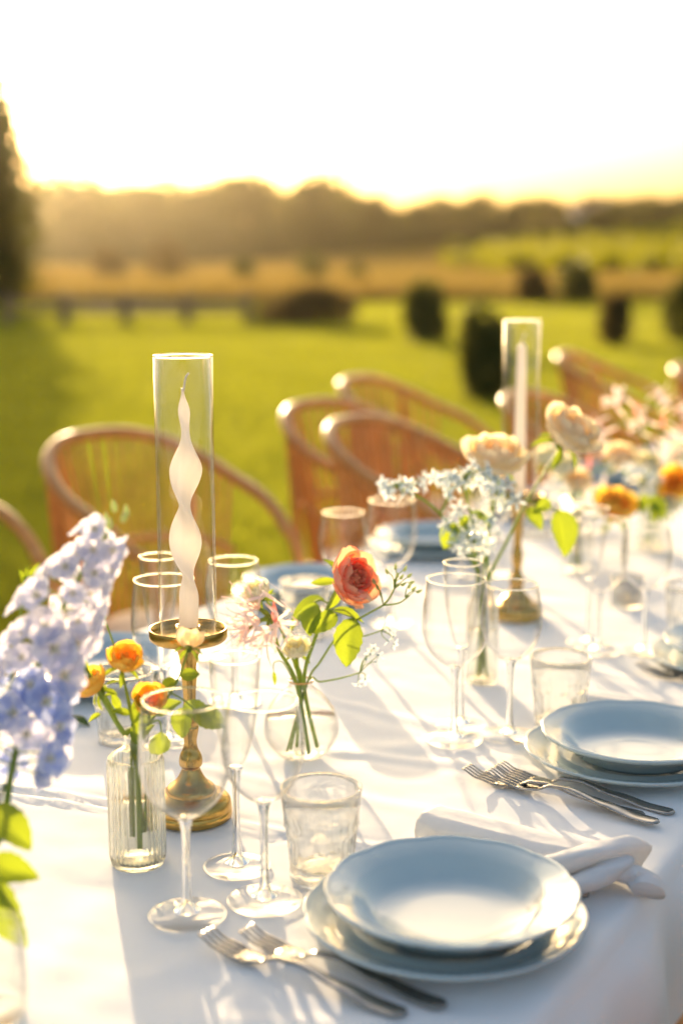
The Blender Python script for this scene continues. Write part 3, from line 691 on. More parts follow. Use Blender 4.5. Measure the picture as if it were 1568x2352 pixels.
def napkin(a, b, label):
    """folded roll from a to b with a knot at b"""
    a = on(a); b = on(b); d = (b-a); L = d.length
    t = thing('napkin', label, 'napkin', None, 0, 'tied napkins', M=Matrix.Translation(a) @ Matrix.Rotation(atan2(d.y, d.x), 4, 'Z'))
    V = []; F = []; nx, nk = 40, 28
    for i in range(nx+1):
        x = L*i/nx; ww = .030-.010*smooth(.6,1,i/nx); hh = .0160+.001*smooth(.6,1,i/nx)
        for k in range(nk):
            q = 2*pi*k/nk; r = 1+.08*noise.noise((x*30, cos(q)*2, sin(q)*2))
            y = ww*r*(abs(cos(q))**.7)*(1 if cos(q) > 0 else -1); z = hh + hh*r*(abs(sin(q))**.8)*(1 if sin(q) > 0 else -1)*(1+.12*(1 if k % 7 == 2 else 0))
            V.append((x, y, max(.0003, z)))
    for i in range(nx):
        for k in range(nk): k2 = (k+1) % nk; F.append((i*nk+k, i*nk+k2, (i+1)*nk+k2, (i+1)*nk+k))
    F.append(tuple(range(nk-1,-1,-1))); F.append(tuple(nx*nk+k for k in range(nk)))
    put('roll', data('roll', V, F, LINEN), t)
    def band(pts, wd, hgt, name, tw=0.0):
        pts = spline(pts, 10); m = len(pts); V = []; F = []; nk = 16
        for i, c in enumerate(pts):
            tg = (pts[min(i+1,m-1)]-pts[max(i-1,0)]).normalized(); side = tg.cross(Vector((0,0,1)))
            if side.length < .2: side = Vector((1,0,0))
            side.normalize(); up = side.cross(tg); tt = tw*i/m
            for k in range(nk):
                q = 2*pi*k/nk; fr = 1+.22*sin(3*q+i*.35)*(.4+.6*noise.noise((i*.2,k*.3,2))) 
                yv = wd*cos(q)*fr; zv = hgt*sin(q)*fr
                V.append(c + side*(yv*cos(tt)-zv*sin(tt)) + up*(zv*cos(tt)+yv*sin(tt)))
        for i in range(m-1):
            for k in range(nk): k2 = (k+1) % nk; F.append((i*nk+k, i*nk+k2, (i+1)*nk+k2, (i+1)*nk+k))
        F.append(tuple(range(nk-1,-1,-1))); F.append(tuple((m-1)*nk+k for k in range(nk)))
        c0 = Vector((L, 0, 0)); put(name, data(name, [c0+(v-c0)*1.3 for v in V], F, LINEN), t)
    band([(L-.045,-.030,.008),(L-.03,-.034,.016),(L-.005,-.016,.026),(L+.012,.012,.027),(L+.016,.030,.014),(L+.004,.030,.006)], .016, .0085, 'knot_loop', 1.0)
    band([(L-.015,.020,.010),(L+.008,.004,.019),(L+.012,-.018,.017),(L-.004,-.042,.010),(L-.022,-.052,.006)], .017, .008, 'knot_tail', -.8)
    band([(L-.020,-.012,.012),(L+.012,-.002,.015),(L+.034,.004,.011),(L+.043,-.004,.006)], .016, .0075, 'loose_end', .5)
napkin(P(985,1928), P(1372,2036), 'white napkin knotted at one end behind the front blue plate')
knife(P(900,1968), P(1330,2050), 'table knife tucked under the napkin behind the front blue plate')
knife(P(930,1985), P(1330,2066), 'second table knife beside the napkin behind the front blue plate')
napkin(TT(1.81,.66), TT(1.81,.44), 'white napkin knotted at one end behind the plate by the crossed forks')
knife(TT(1.79,.68), TT(1.79,.45), 'table knife beside the napkin at the crossed forks setting')

# candlesticks ---------------------------------------------------------
def candlestick(pos, ctx, twist):
    b = on(pos)
    t = thing('candlestick', 'turned brass candlestick with wide tray '+ctx, 'candlestick', b, 0, 'brass candlesticks')
    prof = [(.0005,0),(.0445,0),(.0455,.001),(.0455,.0085),(.0445,.0095),(.0445,.011),(.0455,.012),(.0455,.0125),(.0440,.020),(.0400,.0245),(.030,.0275),(.0285,.029)]
    put('base', data('base', *lathe(prof, 64), BRASS), t)
    st = [(.0285,.029),(.0265,.035),(.018,.042),(.0130,.050),(.0105,.056),(.0105,.058),(.0128,.061),(.0132,.067),(.0118,.073),(.0085,.080),(.0072,.088),(.0085,.096),(.0098,.104),(.0090,.1065),(.0090,.109),(.0102,.112),(.0085,.120),(.0070,.130),(.0075,.150),(.0090,.165),(.0095,.168),(.0085,.171),(.0095,.180),(.0125,.192),(.0160,.203)]
    put('stem', data('stem', *lathe([(v.x, v.z) for v in spline([(r,0,z) for r,z in st], 4)], 40), BRASS), t)
    tr = [(.0005,.2035),(.030,.2035),(.0395,.2050),(.0425,.2075),(.0432,.210),(.0432,.2185),(.0425,.2195),(.0410,.2190),(.0408,.2115),(.0395,.2095),(.0005,.2090)]
    put('tray', data('tray', *lathe(tr, 64), BRASS), t)
    put('candle_cup', data('candle_cup', *lathe([(.0005,.2092),(.0135,.2092),(.0135,.222),(.0122,.222),(.0120,.213),(.0005,.213)], 32), BRASS), t)
    g = thing('glass_tube', 'tall clear glass hurricane tube on the brass tray '+ctx, 'glass tube', b+Vector((0,0,.2097)), 0, 'hurricane glass tubes')
    r = .0318; H = .309
    put('wall', data('wall', *lathe([(r,0),(r,.05),(r,.1),(r,.2),(r,H),(r-.0018,H),(r-.0018,.15),(r-.0018,0)], 72, closed=True), TUBEG), g)
    ring = [(r-.0009+.0014*cos(q), H+.0012*sin(q)) for q in [2*pi*i/10 for i in range(10)]]
    put('rim', data('rim', *lathe(ring, 72, closed=True), RIM), g)
    c = thing('candle', ('white spiral twisted candle inside the glass tube ' if twist else 'plain tall ivory taper candle inside the glass tube ')+ctx, 'candle', b+Vector((0,0,.2132)), 0, 'candles')
    V = []; F = []; nz_, nk = 150, 40
    top = .271 if twist else .268
    for i in range(nz_+1):
        z = top*i/nz_
        if twist:
            k = smooth(.030, .062, z); ph = -pi*(z-.028)/.0785
            wide = .0105+.0072*smooth(.03,.085,z); wide *= 1-.55*smooth(.180,.232,z); wide *= max(.13, 1-smooth(.240,.271,z)*.9)
            a_ = wide; b_ = .0105*(1-k)+.0062*k*max(.3, 1-.5*smooth(.18,.26,z))
        else: a_ = b_ = .0112*(1-.32*z/top) * max(.2, 1-smooth(top-.008, top, z)*.8); ph = 0
        bx = .0015*sin(z*38) if twist else 0
        for q in range(nk):
            an = 2*pi*q/nk; x = a_*cos(an); y = b_*sin(an)
            V.append((x*cos(ph)-y*sin(ph)+bx, x*sin(ph)+y*cos(ph), z))
    for i in range(nz_):
        for q in range(nk): q2 = (q+1) % nk; F.append((i*nk+q, i*nk+q2, (i+1)*nk+q2, (i+1)*nk+q))
    F.append(tuple(range(nk-1,-1,-1))); F.append(tuple(nz_*nk+q for q in range(nk)))
    put('wax', data('wax', V, F, WAX), c)
    put('wick', data('wick', *tube(spline([(0,0,top-.004),(.0015,0,top+.006),(.0030,0,top+.012),(.0062,0,top+.016)], 5), .0011, 6), WICK), c)
candlestick(P(441,1886), 'by the ribbed bottle', True)
candlestick(P(1184,1424), 'behind the powder blue flowers', False)
# votive
b = on(P(1437,1398)); t = thing('votive_holder', 'small clear glass votive holder catching the sun behind the wine glasses', 'votive', b)
put('cup', data('cup', *lathe([(.0005,0),(.026,0),(.028,.003),(.030,.055),(.0282,.055),(.0265,.006),(.0005,.006)], 48), RIBG), t)
put('rim', data('rim', *lathe([(.0291+.0014*cos(q), .0555+.0012*sin(q)) for q in [2*pi*i/8 for i in range(8)]], 48, closed=True), RIM), t)
c = thing('votive_candle', 'short white votive candle inside the small glass holder', 'candle', b+Vector((0,0,.0062)))
put('wax', data('wax', *lathe([(.0005,.024),(.018,.024),(.0195,.0225),(.020,0),(.0005,0)], 32), WAX), c)
put('wick', data('wick', *tube([(0,0,.024),(0,0,.028),(.001,0,.031)], .0008, 6), WICK), c)

# ================================================================== VASES
def vase(name, label, pos, prof, rib=0, nrib=32, water=None, mat=None, rimr=None, rz=None, group='flower vases', th=.0018):
    b = on(pos); t = thing(name, label, 'vase', b, 0, group)
    o = [(v.x, v.z) for v in spline([(r,0,z) for r, z in prof], 5)]
    rmax = max(r for r, z in prof); H = prof[-1][1]
    f = (lambda a, r, z: r*(1+rib*cos(nrib*a)*smooth(.002,.012,z)*(1-smooth(rz-.012, rz, z)) if rib else 1)/1) if rib else None
    ff = (lambda a, r, z: 1+rib*abs(cos(nrib*a/2))*smooth(.001,.008,z)*(1-smooth(rz-.01, rz, z))) if rib else None
    inner = [(max(.0005, r-th), max(z, .004)) for r, z in o]
    put('body', data('body', *lathe([(.0005,0)]+o+inner[::-1][:-1]+[(.0005,.004)], 192 if rib else 64, ff), mat or GLASS), t)
    rr = prof[-1][0]
    put('rim', data('rim', *lathe([(rr-th/2+.0012*cos(q), H+.0011*sin(q)) for q in [2*pi*i/8 for i in range(8)]], 48, closed=True), rimr or RIM), t)
    if water:
        wp = [(r-th*1.3, z) for r, z in o if .005 < z < water and r > th*2]
        wp = [(.0005,.0055)] + wp + [(wp[-1][0], water), (.0005, water)]
        put('water', data('water', *lathe(wp, 48), WATER), t)
    return t, b
AMBER = pmat('amber_glass_lip', (.75,.38,.12), rough=.15, spec=.8)
vb, VB = vase('ribbed_bottle', 'small ribbed clear glass bottle holding the orange spray roses', P(318,1987), [(.0265,.0),(.0280,.004),(.0282,.05),(.0282,.108),(.0270,.116),(.0200,.122),(.0125,.126),(.0110,.131),(.0125,.137),(.0130,.140)], rib=.06, nrib=32, water=.066, mat=BOTTLEG, rz=.118)
vr, VR = vase('bulb_vase', 'round clear bulb vase holding the coral rose', P(692,1745), [(.020,.0),(.032,.006),(.0455,.026),(.0475,.042),(.0430,.062),(.0300,.080),(.0185,.090),(.0150,.096),(.0160,.100)], water=.052, rimr=AMBER)
vd, VD = vase('bottle_vase', 'blurred clear glass bottle holding the blue delphinium', P(-58,2350), [(.040,.0),(.044,.006),(.0445,.05),(.040,.085),(.026,.108),(.018,.122),(.0175,.135),(.019,.138)], water=.08)
vt, VT = vase('cylinder_vase', 'straight clear glass vase holding the powder blue flowers', P(1105,1572), [(.0225,.0),(.0235,.004),(.0235,.06),(.0225,.11),(.0170,.130),(.0165,.140),(.0175,.143)], water=.08, mat=RIBG)
vn, VN = vase('tall_vase', 'tall clear glass vase holding the pink nerines', TT(2.95,.93), [(.028,.0),(.030,.004),(.030,.09),(.029,.15),(.030,.155)], water=.09, mat=RIBG)
vo, VO = vase('bottle_vase', 'clear glass bottle holding the large orange roses', TT(2.66,.99), [(.028,.0),(.031,.004),(.031,.07),(.022,.100),(.015,.112),(.017,.120)], water=.07)
ve, VE = vase('bottle_vase', 'clear glass bottle with the deep orange rose past the nerines', TT(3.06,.83), [(.028,.0),(.031,.004),(.031,.07),(.022,.100),(.015,.112),(.017,.120)], water=.07)

# ================================================================== FLOWERS
def petal_geo(R, H, half, close, ruf, nu=6, nv=8, seed=0, curl=0.0, base=.12):
    """cupped petal standing on the Z axis, opening to +X"""
    V = []; F = []
    for j in range(nv+1):
        v = j/nv
        ww = half*(.42+.58*smooth(0,.45,v))*sqrt(max(.02, 1-max(0,(v-.52)/.50)**2.4))
        for i in range(-nu, nu+1):
            u = i/nu; vv = v*(1-.10*abs(u)**2.5)
            r = R*(base+(1-base)*sin(min(1.0, vv*1.15)*pi/2)**.85)*(1-close*smooth(.45,1,vv)) + curl*R*smooth(.72,1,vv)
            z = H*(vv**1.15) - curl*.45*H*smooth(.8,1,vv)
            e = ruf*smooth(.35,1,vv); nzv = noise.noise((u*2.1+seed*3.7, v*2.2, seed*1.3))
            r += R*e*(nzv+.5*sin(5*u+seed)*abs(u)); z += H*e*.5*noise.noise((u*3+seed, v*2, 7.7+seed))
            a = u*ww; V.append((r*cos(a), r*sin(a), z))
    n_ = 2*nu+1
    for j in range(nv):
        for i in range(n_-1): F.append((j*n_+i, j*n_+i+1, (j+1)*n_+i+1, (j+1)*n_+i))
    return V, F
def sepals(R, n_=5, droop=.6, L=1.0):
    mb = MB(); V, F = lathe([(.0001,-.34*R),(.13*R,-.28*R),(.17*R,-.12*R),(.24*R,.02*R),(.0001,.06*R)], 14); mb.add(V, F)
    for k in range(n_):
        V, F = leaf_geo(.30, .35*droop, .3, 2, 6, tip=.8)
        a = 2*pi*k/n_; d = Vector((cos(a), sin(a), .35-droop)); mb.add(V, F, frame((cos(a)*.12*R, sin(a)*.12*R, -.02*R), d, (0,0,1), R*L))
    return mb
ROSES = {}
def rose_proto(key, outer, inner, n_in, n_mid, n_out, open_, seed, ruf=.08):
    L = []; rr = random.Random(seed); g = 2.39996; k = 0
    for i in range(n_in):
        q = i/max(1,n_in-1); R = .10+.44*q; L.append((data('petal', *petal_geo(R, .80+.10*rr.uniform(-1,1), 1.5-.4*q, .12*(1-q), .20, 5, 7, rr.uniform(0,50)), inner), k*g+rr.uniform(-.4,.4), rr.uniform(-.10,.10))); k += 1
    for i in range(n_mid):
        q = i/max(1,n_mid-1); R = .58+.20*q; L.append((data('petal', *petal_geo(R, .98-.05*q, 1.05, .24-.14*q*open_, ruf, 6, 8, rr.uniform(0,50), 0), outer), k*g+rr.uniform(-.2,.2), 0)); k += 1
    for i in range(n_out):
        q = (i+1)/n_out; R = .80+.22*q*open_; L.append((data('petal', *petal_geo(R, .96-.22*q*open_, .95, .10-.12*open_*q, ruf*1.3, 6, 9, rr.uniform(0,50), .16*open_*q), outer), k*g+rr.uniform(-.2,.2), .12*q*open_)); k += 1
    ROSES[key] = (L, sepals(.9, droop=.75).data('calyx', LEAF))
rose_proto('coral', CORAL, CORALP, 34, 7, 6, .55, 1, .07)
rose_proto('peach', PEACH, PEACH, 11, 7, 8, .85, 2, .055)
rose_proto('orange', ORANGE, ORANGE, 9, 5, 5, .45, 3, .08)
rose_proto('bigorange', ORANGE, ORANGE, 18, 7, 7, .9, 4, .10)
rose_proto('cream', CREAM, CREAM, 12, 6, 6, .5, 5, .14)
rose_proto('bud', PEACH, PEACH, 4, 4, 3, .1, 6, .05)
def bloom(parent, key, pos, d, R, spin=0.0):
    L, cal = ROSES[key]; M = aim(pos, d, R, spin)
    o = putw('bloom', cal, parent, M)
    for me, a, tilt in L: putw('petal', me, o, M @ Matrix.Rotation(a, 4, 'Z') @ Matrix.Rotation(tilt, 4, 'Y'))
    return o
def flower(name, label, cat, base, group=None): return thing(name, label, cat, base, 0, group)
def stem(parent, pts, r0, r1, mat=None, name='stem', n=8):
    p = spline(pts, 7); m_ = len(p); me = data(name, *tube(p, [r0+(r1-r0)*i/(m_-1) for i in range(m_)], n), mat or STEMM)
    return putw(name, me, parent)
LEAVES = [leaf_geo(.56, .10+.08*k, .22+.1*(k % 2), 4, 12, .045) for k in range(4)]
LEAFD_ = [data('leaf', V, F, LEAF) for V, F in LEAVES]; LEAFDK = [data('leaf', V, F, LEAFD) for V, F in LEAVES]
def leaf(parent, base, tip, wid=1.0, up=None, dark=False, k=0):
    d = tip-base; up = up or Vector((.1, -.6, .75)); L = d.length
    return putw('leaf', (LEAFDK if dark else LEAFD_)[k % 4], parent, frame(base, d, up, L, L*wid))
def leafpx(parent, b, t, Y, dY=0.0, wid=1.0, up=None, dark=False, k=0): return leaf(parent, Q(b[0], b[1], Y), Q(t[0], t[1], Y+dY), wid, up, dark, k)

# --- coral rose and its company in the bulb vase
Yr = VR.y; mouth = VR+Vector((0,0,.10)); floor_ = VR+Vector((0,0,.008))
f = flower('coral_rose', 'ruffled coral garden rose in the bulb vase', 'rose', floor_+Vector((.012,0,0)), 'flowers in the bulb vase')
rc = Q(818, 1335, Yr-.02)
stem(f, [floor_+Vector((.020,.012,0)), mouth+Vector((.004,0,-.004)), Q(722,1470,Yr-.01), Q(762,1375,Yr-.015), Q(778,1345,Yr-.012)], .0026, .0021)
bloom(f, 'coral', Q(788,1335,Yr-.004), (.62,-.62,.34), .040, .4)
hp = putw('hanging_petal', data('petal', *petal_geo(1, 1.05, .8, .05, .1, 6, 8, 3), PEACH), f, frame(Q(800,1352,Yr-.018), (.1,-.2,-1), (0,-1,.2), .001) @ Matrix.Scale(1,4))
hp.matrix_basis = W[f.name].inverted() @ aim(Q(795,1352,Yr-.012), (.35,-.35,-.85), .026, 1.2); W[hp.name] = aim(Q(795,1352,Yr-.012), (.35,-.35,-.85), .026, 1.2)
leafpx(f, (722,1382), (708,1462), Yr-.012, -.012, 1.15, Vector((-.3,-.7,.5)), k=0)
leafpx(f, (775,1412), (706,1452), Yr-.020, -.010, 1.05, Vector((.2,-.75,.5)), k=1)
leafpx(f, (812,1418), (786,1536), Yr-.022, -.008, 1.02, Vector((-.2,-.8,.3)), k=2)
leafpx(f, (744,1376), (642,1430), Yr+.004, .01, .75, Vector((.3,-.2,.8)), k=3)
leafpx(f, (760,1405), (836,1420), Yr-.006, -.012, .7, Vector((0,-.3,.9)), k=1)
stem(f, [Q(752,1402,Yr-.013), Q(790,1402,Yr-.018), Q(814,1420,Yr-.022)], .0012, .0008, name='leaf_stalk')
stem(f, [Q(758,1388,Yr-.013), Q(735,1378,Yr-.013), Q(720,1384,Yr-.012)], .0012, .0008, name='leaf_stalk')
# nerine
NER = []
for k in range(3):
    V = []; F = []; rr = random.Random(40+k); nv, nu = 16, 3
    for j in range(nv+1):
        v = j/nv; ang = -1.25+2.6*v**1.4; rad_ = .42
        x = rad_*(sin(1.25)-sin(1.25-2.5*v**1.3)*1) ; cx = v*.80 - .12*v**3; cz = .42*sin(pi*min(1,v*1.0)*.62) - .55*smooth(.72,1.0,v)**1.5
        if v > .85: cx -= .25*(v-.85)
        wv = .080*sin(pi*min(.97, .12+v*.86))**.6
        for i in range(-nu, nu+1):
            u = i/nu; V.append((cx, u*wv, cz+.050*abs(u)*sin(v*26+rr.uniform(0,.4)+k)*v + .03*u*u))
    n_ = 2*nu+1
    for j in range(nv):
        for i in range(n_-1): F.append((j*n_+i, j*n_+i+1, (j+1)*n_+i+1, (j+1)*n_+i))
    NER.append((V, F))
NERD = [data('petal', V, F, PINK) for V, F in NER]
def nerine(parent, pos, d, L, spin=0.0):
    M = aim(pos, d, L, spin); mb = MB(); mb.add(*lathe([(.0001,-.30),(.035,-.27),(.05,-.15),(.035,-.03),(.06,.05),(.0001,.06)], 10))
    o = putw('floret', mb.data('floret', STEMM), parent, M)
    for k in range(6): putw('petal', NERD[k % 3], o, M @ Matrix.Rotation(k*pi/3+.2*(k%2), 4, 'Z'))
    for k in range(6):
        a = k*pi/3+.5; sp = spline([(0,0,0),(.12*cos(a),.12*sin(a),.35),(.30*cos(a),.30*sin(a),.72),(.42*cos(a),.42*sin(a),.86)], 4)
        putw('stamen', data('stamen', *tube(sp, .010, 5), PINK), o, M)
    return o
f = flower('pink_nerine', 'pale pink spidery nerine in the bulb vase', 'nerine', floor_+Vector((-.012,0,0)), 'flowers in the bulb vase')
hub = Q(622,1415,Yr-.01)
stem(f, [floor_+Vector((.010,-.012,0)), mouth+Vector((-.006,.002,-.004)), Q(640,1490,Yr-.006), hub], .0027, .0022)
for k, (bx, by, dx, dy, dY, L) in enumerate([(600,1425,-.9,.0,-.55,.042),(612,1445,-.25,-.8,-.45,.036),(598,1400,-.6,.6,-.30,.040),(632,1425,.5,-.15,-.8,.030),(575,1440,-.85,-.35,-.4,.036)]):
    pp = Q(bx, by, Yr-.012); stem(f, [hub, (hub+pp)/2+Vector((0,0,.003)), pp], .0011, .0009, name='pedicel', n=6); nerine(f, pp, (dx, dY, dy), L*1.35, k*.7)
V, F = leaf_geo(.26, .05, .5, 2, 8); putw('bud', data('bud', V, F, PINKD), f, frame(Q(632,1432,Yr-.02), Q(628,1370,Yr-.02)-Q(632,1432,Yr-.02), (0,-1,0), .030))
# cream lisianthus
f = flower('cream_lisianthus', 'cream ruffled bud with curled petals above the pink nerine', 'lisianthus', floor_+Vector((-.004,.006,0)), 'flowers in the bulb vase')
stem(f, [floor_+Vector((.002,.016,0)), mouth+Vector((-.002,.006,-.004)), Q(655,1470,Yr+.015), Q(620,1390,Yr+.01), Q(600,1372,Yr+.005)], .0020, .0015)
bloom(f, 'cream', Q(600,1372,Yr+.004), (-.42,-.35,.75), .022, .3); leafpx(f, (608,1378), (628,1352), Yr, 0, .6)
f = flower('cream_lisianthus', 'cream ruffled bloom low beside the coral rose stem', 'lisianthus', floor_+Vector((0,.010,0)), 'flowers in the bulb vase')
stem(f, [floor_+Vector((-.006,.014,0)), mouth+Vector((0,.006,-.004)), Q(684,1530,Yr+.005), Q(682,1500,Yr)], .0022, .0018)
bloom(f, 'cream', Q(682,1502,Yr), (-.12,-.45,.85), .0205, 1.0)
# tweedia sprigs
def star_geo(L=1.0, w_=.42):
    mb = MB()
    for k in range(5):
        V, F = leaf_geo(w_, .12, .12, 2, 5, tip=1.1); a = 2*pi*k/5; mb.add(V, F, frame((cos(a)*.08, sin(a)*.08, 0), (cos(a), sin(a), .18), (0,0,1), L*.92))
    return mb
STAR = star_geo().data('floret', TWEED); EYE = data('eye', *lathe([(.0001,.22),(.07,.20),(.12,.06),(.13,-.02),(.0001,-.30)], 8), TWC)
BUDG = data('bud', *lathe([(.0001,-.5),(.16,-.42),(.26,-.15),(.22,.15),(.10,.42),(.0001,.55)], 8), BUD)
def floret(parent, pos, d, L, spin=0.0):
    M = aim(pos, d, L, spin); o = putw('floret', STAR, parent, M); putw('eye', EYE, o, M); return o
def sprig(f, root, tips, Y, r=.0011, L=.011, buds=False, seed=0):
    rr = random.Random(seed)
    for (px, py) in tips:
        e = Q(px, py, Y+rr.uniform(-.012,.012)); mid = (root+e)/2+Vector((rr.uniform(-.004,.004), 0, rr.uniform(0,.005)))
        stem(f, [root, mid, e], r, r*.6, name='pedicel', n=5); d = (e-root).normalized()+Vector((rr.uniform(-.7,.7), -.5+rr.uniform(-.5,.3), rr.uniform(-.2,.6)))
        if buds: putw('bud', BUDG, f, aim(e, (e-root), L, 0))
        else: floret(f, e, d, L*rr.uniform(.85,1.2), rr.uniform(0,1))
f = flower('tweedia_sprig', 'budding tweedia sprig reaching out beside the coral rose', 'tweedia', floor_+Vector((.006,-.006,0)), 'flowers in the bulb vase')
n1 = Q(880,1390,Yr-.02); n2 = Q(905,1352,Yr-.02)
stem(f, [floor_+Vector((-.014,.004,0)), mouth+Vector((.008,0,-.003)), Q(735,1520,Yr-.01), Q(790,1445,Yr-.015), n1], .0016, .0013)
stem(f, [n1, Q(895,1372,Yr-.02), n2], .0013, .0011, name='branch'); stem(f, [n1, Q(915,1385,Yr-.02), Q(940,1368,Yr-.02)], .0012, .0009, name='branch')
sprig(f, n2, [(888,1312),(908,1302),(930,1306),(922,1325),(940,1322),(912,1322),(945,1338),(926,1342)], Yr-.02, .0008, .0085, True, 1)
sprig(f, Q(930,1372,Yr-.02), [(950,1352),(962,1358),(940,1345)], Yr-.02, .0008, .0085, True, 2)
sprig(f, n1, [(866,1348),(858,1335),(872,1362)], Yr-.012, .0008, .0085, True, 3)
f = flower('tweedia_sprig', 'low tweedia sprig with small pale stars right of the bulb vase', 'tweedia', floor_+Vector((.006,.006,0)), 'flowers in the bulb vase')
n1 = Q(826,1545,Yr-.005)
stem(f, [floor_+Vector((-.018,-.004,0)), mouth+Vector((.008,.003,-.003)), Q(735,1566,Yr-.008), Q(780,1558,Yr-.005), n1], .0014, .0010)
sprig(f, n1, [(850,1502),(858,1488),(840,1515),(862,1520),(838,1560),(822,1572),(868,1505)], Yr, .0007, .0085, False, 4)
n1 = Q(876,1448,Yr); stem(f, [Q(790,1470,Yr-.004), Q(840,1460,Yr), n1], .0010, .0008, name='branch')
sprig(f, n1, [(884,1432),(895,1448),(902,1462),(890,1472),(905,1480)], Yr+.006, .0007, .0080, False, 5)
V, F = leaf_geo(.30, .3, .3, 2, 8); f2 = flower('drooping_leaf', 'small drooping leaf hanging from a thin stalk beside the bulb vase', 'leaf', mouth)
stem(f2, [mouth+Vector((-.008,.002,-.004)), Q(650,1522,Yr), Q(630,1522,Yr-.003), Q(628,1542,Yr-.004)], .0009, .0006, name='stalk', n=6); leafpx(f2, (628,1542), (632,1575), Yr-.004, 0, .5)

# --- orange spray roses in the ribbed bottle
Yb = VB.y; mouth = VB+Vector((0,0,.14)); floor_ = VB+Vector((0,0,.03))
SPR = [('orange', (278,1505), (282,1530), (.25,-.45,.85), .0225, [(300,1640),(285,1560)], 'orange spray rose standing highest above the ribbed bottle'),
       ('orange', (213,1560), (230,1582), (-.65,-.25,.7), .0225, [(285,1690),(255,1620)], 'orange spray rose leaning towards the delphinium'),
       ('orange', (336,1590), (338,1612), (.25,-.75,.55), .0205, [(322,1680),(335,1645)], 'orange spray rose leaning towards the wine glass')]
for key, c, b, d, R, via, lab in SPR:
    f = flower('spray_rose', lab, 'rose', floor_, 'orange spray roses in the ribbed bottle')
    base = Q(b[0], b[1], Yb-.01)
    stem(f, [floor_+Vector((random.uniform(-.01,.01), random.uniform(-.01,.01), 0)), mouth+Vector((random.uniform(-.005,.005),.002,-.004))]+[Q(x, y, Yb-.004) for x, y in via]+[base], .0019, .0011)
    bloom(f, key, base, d, R, random.uniform(0,2))
f = flower('rose_spray', 'leafy rose spray with a pale peach bud seen from behind', 'rose', floor_, 'orange spray roses in the ribbed bottle')
base = Q(434,1487,Yb-.02)
stem(f, [floor_+Vector((.008,.006,0)), mouth+Vector((.005,0,-.004)), Q(352,1650,Yb-.01), Q(405,1570,Yb-.018), base], .0019, .0011)
bloom(f, 'bud', base, (.05,.65,.75), .019, .4)
for k, (b, tp, wd) in enumerate([((415,1555),(448,1548),1.3),((405,1562),(378,1582),1.25),((312,1710),(325,1660),.95),((330,1668),(318,1620),1.1),((420,1620),(470,1640),1.2),((430,1625),(415,1680),1.2),((440,1640),(505,1655),1.15),((370,1680),(362,1730),1.2),((275,1630),(262,1600),.8),((232,1640),(210,1652),.8),((300,1640),(270,1632),.8),((355,1640),(395,1615),1.1),((310,1700),(342,1672),1.0)]):
    leafpx(f, b, (b[0]+(tp[0]-b[0])*1.35, b[1]+(tp[1]-b[1])*1.35), Yb-.012+.012*sin(k*1.7), .006*cos(k), wd, Vector((.3*sin(k*2), -.7, .6)), k=k)
stem(f, [Q(390,1590,Yb-.016), Q(425,1610,Yb-.016), Q(460,1640,Yb-.014), Q(480,1650,Yb-.014)], .0012, .0008, name='branch'); stem(f, [Q(335,1668,Yb-.008), Q(365,1655,Yb-.01), Q(372,1690,Yb-.01)], .0012, .0008, name='branch')
f = flower('rose_bud_stem', 'thin bristly stem with a tiny bud rising beside the delphinium', 'rose', floor_, 'orange spray roses in the ribbed bottle')
stem(f, [floor_+Vector((-.006,-.004,0)), mouth+Vector((-.003,0,-.003)), Q(305,1650,Yb), Q(292,1590,Yb), Q(268,1500,Yb), Q(240,1420,Yb)], .0017, .0010); putw('bud', BUDG, f, aim(Q(240,1414,Yb), (-.2,0,1), .010))
f = flower('thick_rose_stem', 'thick bare green stem leaning over the ribbed bottle lip', 'stem', floor_, 'orange spray roses in the ribbed bottle')
stem(f, [floor_+Vector((.004,-.008,-.012)), mouth+Vector((0,-.004,-.004)), Q(282,1680,Yb-.012), Q(240,1610,Yb-.015), Q(200,1545,Yb-.02)], .0030, .0024)
for k, (b, tp) in enumerate([((205,1555),(165,1505)),((215,1560),(178,1530)),((200,1545),(190,1500)),((240,1600),(265,1590))]): leafpx(f, b, tp, Yb-.02, 0, .55, k=k)

# --- delphinium
Yd = VD.y
f = flower('delphinium', 'tall lavender blue delphinium spike leaning over the table', 'delphinium', VD+Vector((0,0,.01)))
axis = [VD+Vector((0,0,.01)), VD+Vector((.004,0,.136)), Q(-2,1930,Yd+.06), Q(28,1770,Yd+.09), Q(62,1620,Yd+.12), Q(112,1470,Yd+.14), Q(180,1330,Yd+.16), Q(248,1225,Yd+.17)]
stem(f, axis, .0042, .0016)
DF = []; DFB = []
for k in range(3):
    mb = MB(); rr = random.Random(60+k)
    for i in range(5):
        V, F = leaf_geo(1.05, -.10, .12, 4, 6, tip=1.05); V = [(v[0]*(1+.12*noise.noise((v[0]*3+i, v[1]*3, k))), v[1], v[2]+.13*noise.noise((v[0]*4, v[1]*4+i, k*3))) for v in V]
        a = 2*pi*i/5+rr.uniform(-.1,.1); mb.add(V, F, frame((cos(a)*.06, sin(a)*.06, 0), (cos(a), sin(a), .42+rr.uniform(-.1,.1)), (0,0,1), 1.0))
    DF.append(mb.data('floret', BLUEF)); DFB.append(mb.data('floret', BLUED))
mb = MB()
for i in range(4):
    V, F = leaf_geo(.6, .1, .5, 2, 4); a = pi/2*i; mb.add(V, F, frame((0,0,.02), (cos(a), sin(a), 1.3), (0,0,1), .42))
BEE = mb.data('bee', WHITEF)
sp = spline(axis[3:], 12); rr = random.Random(4)
nfl = 62
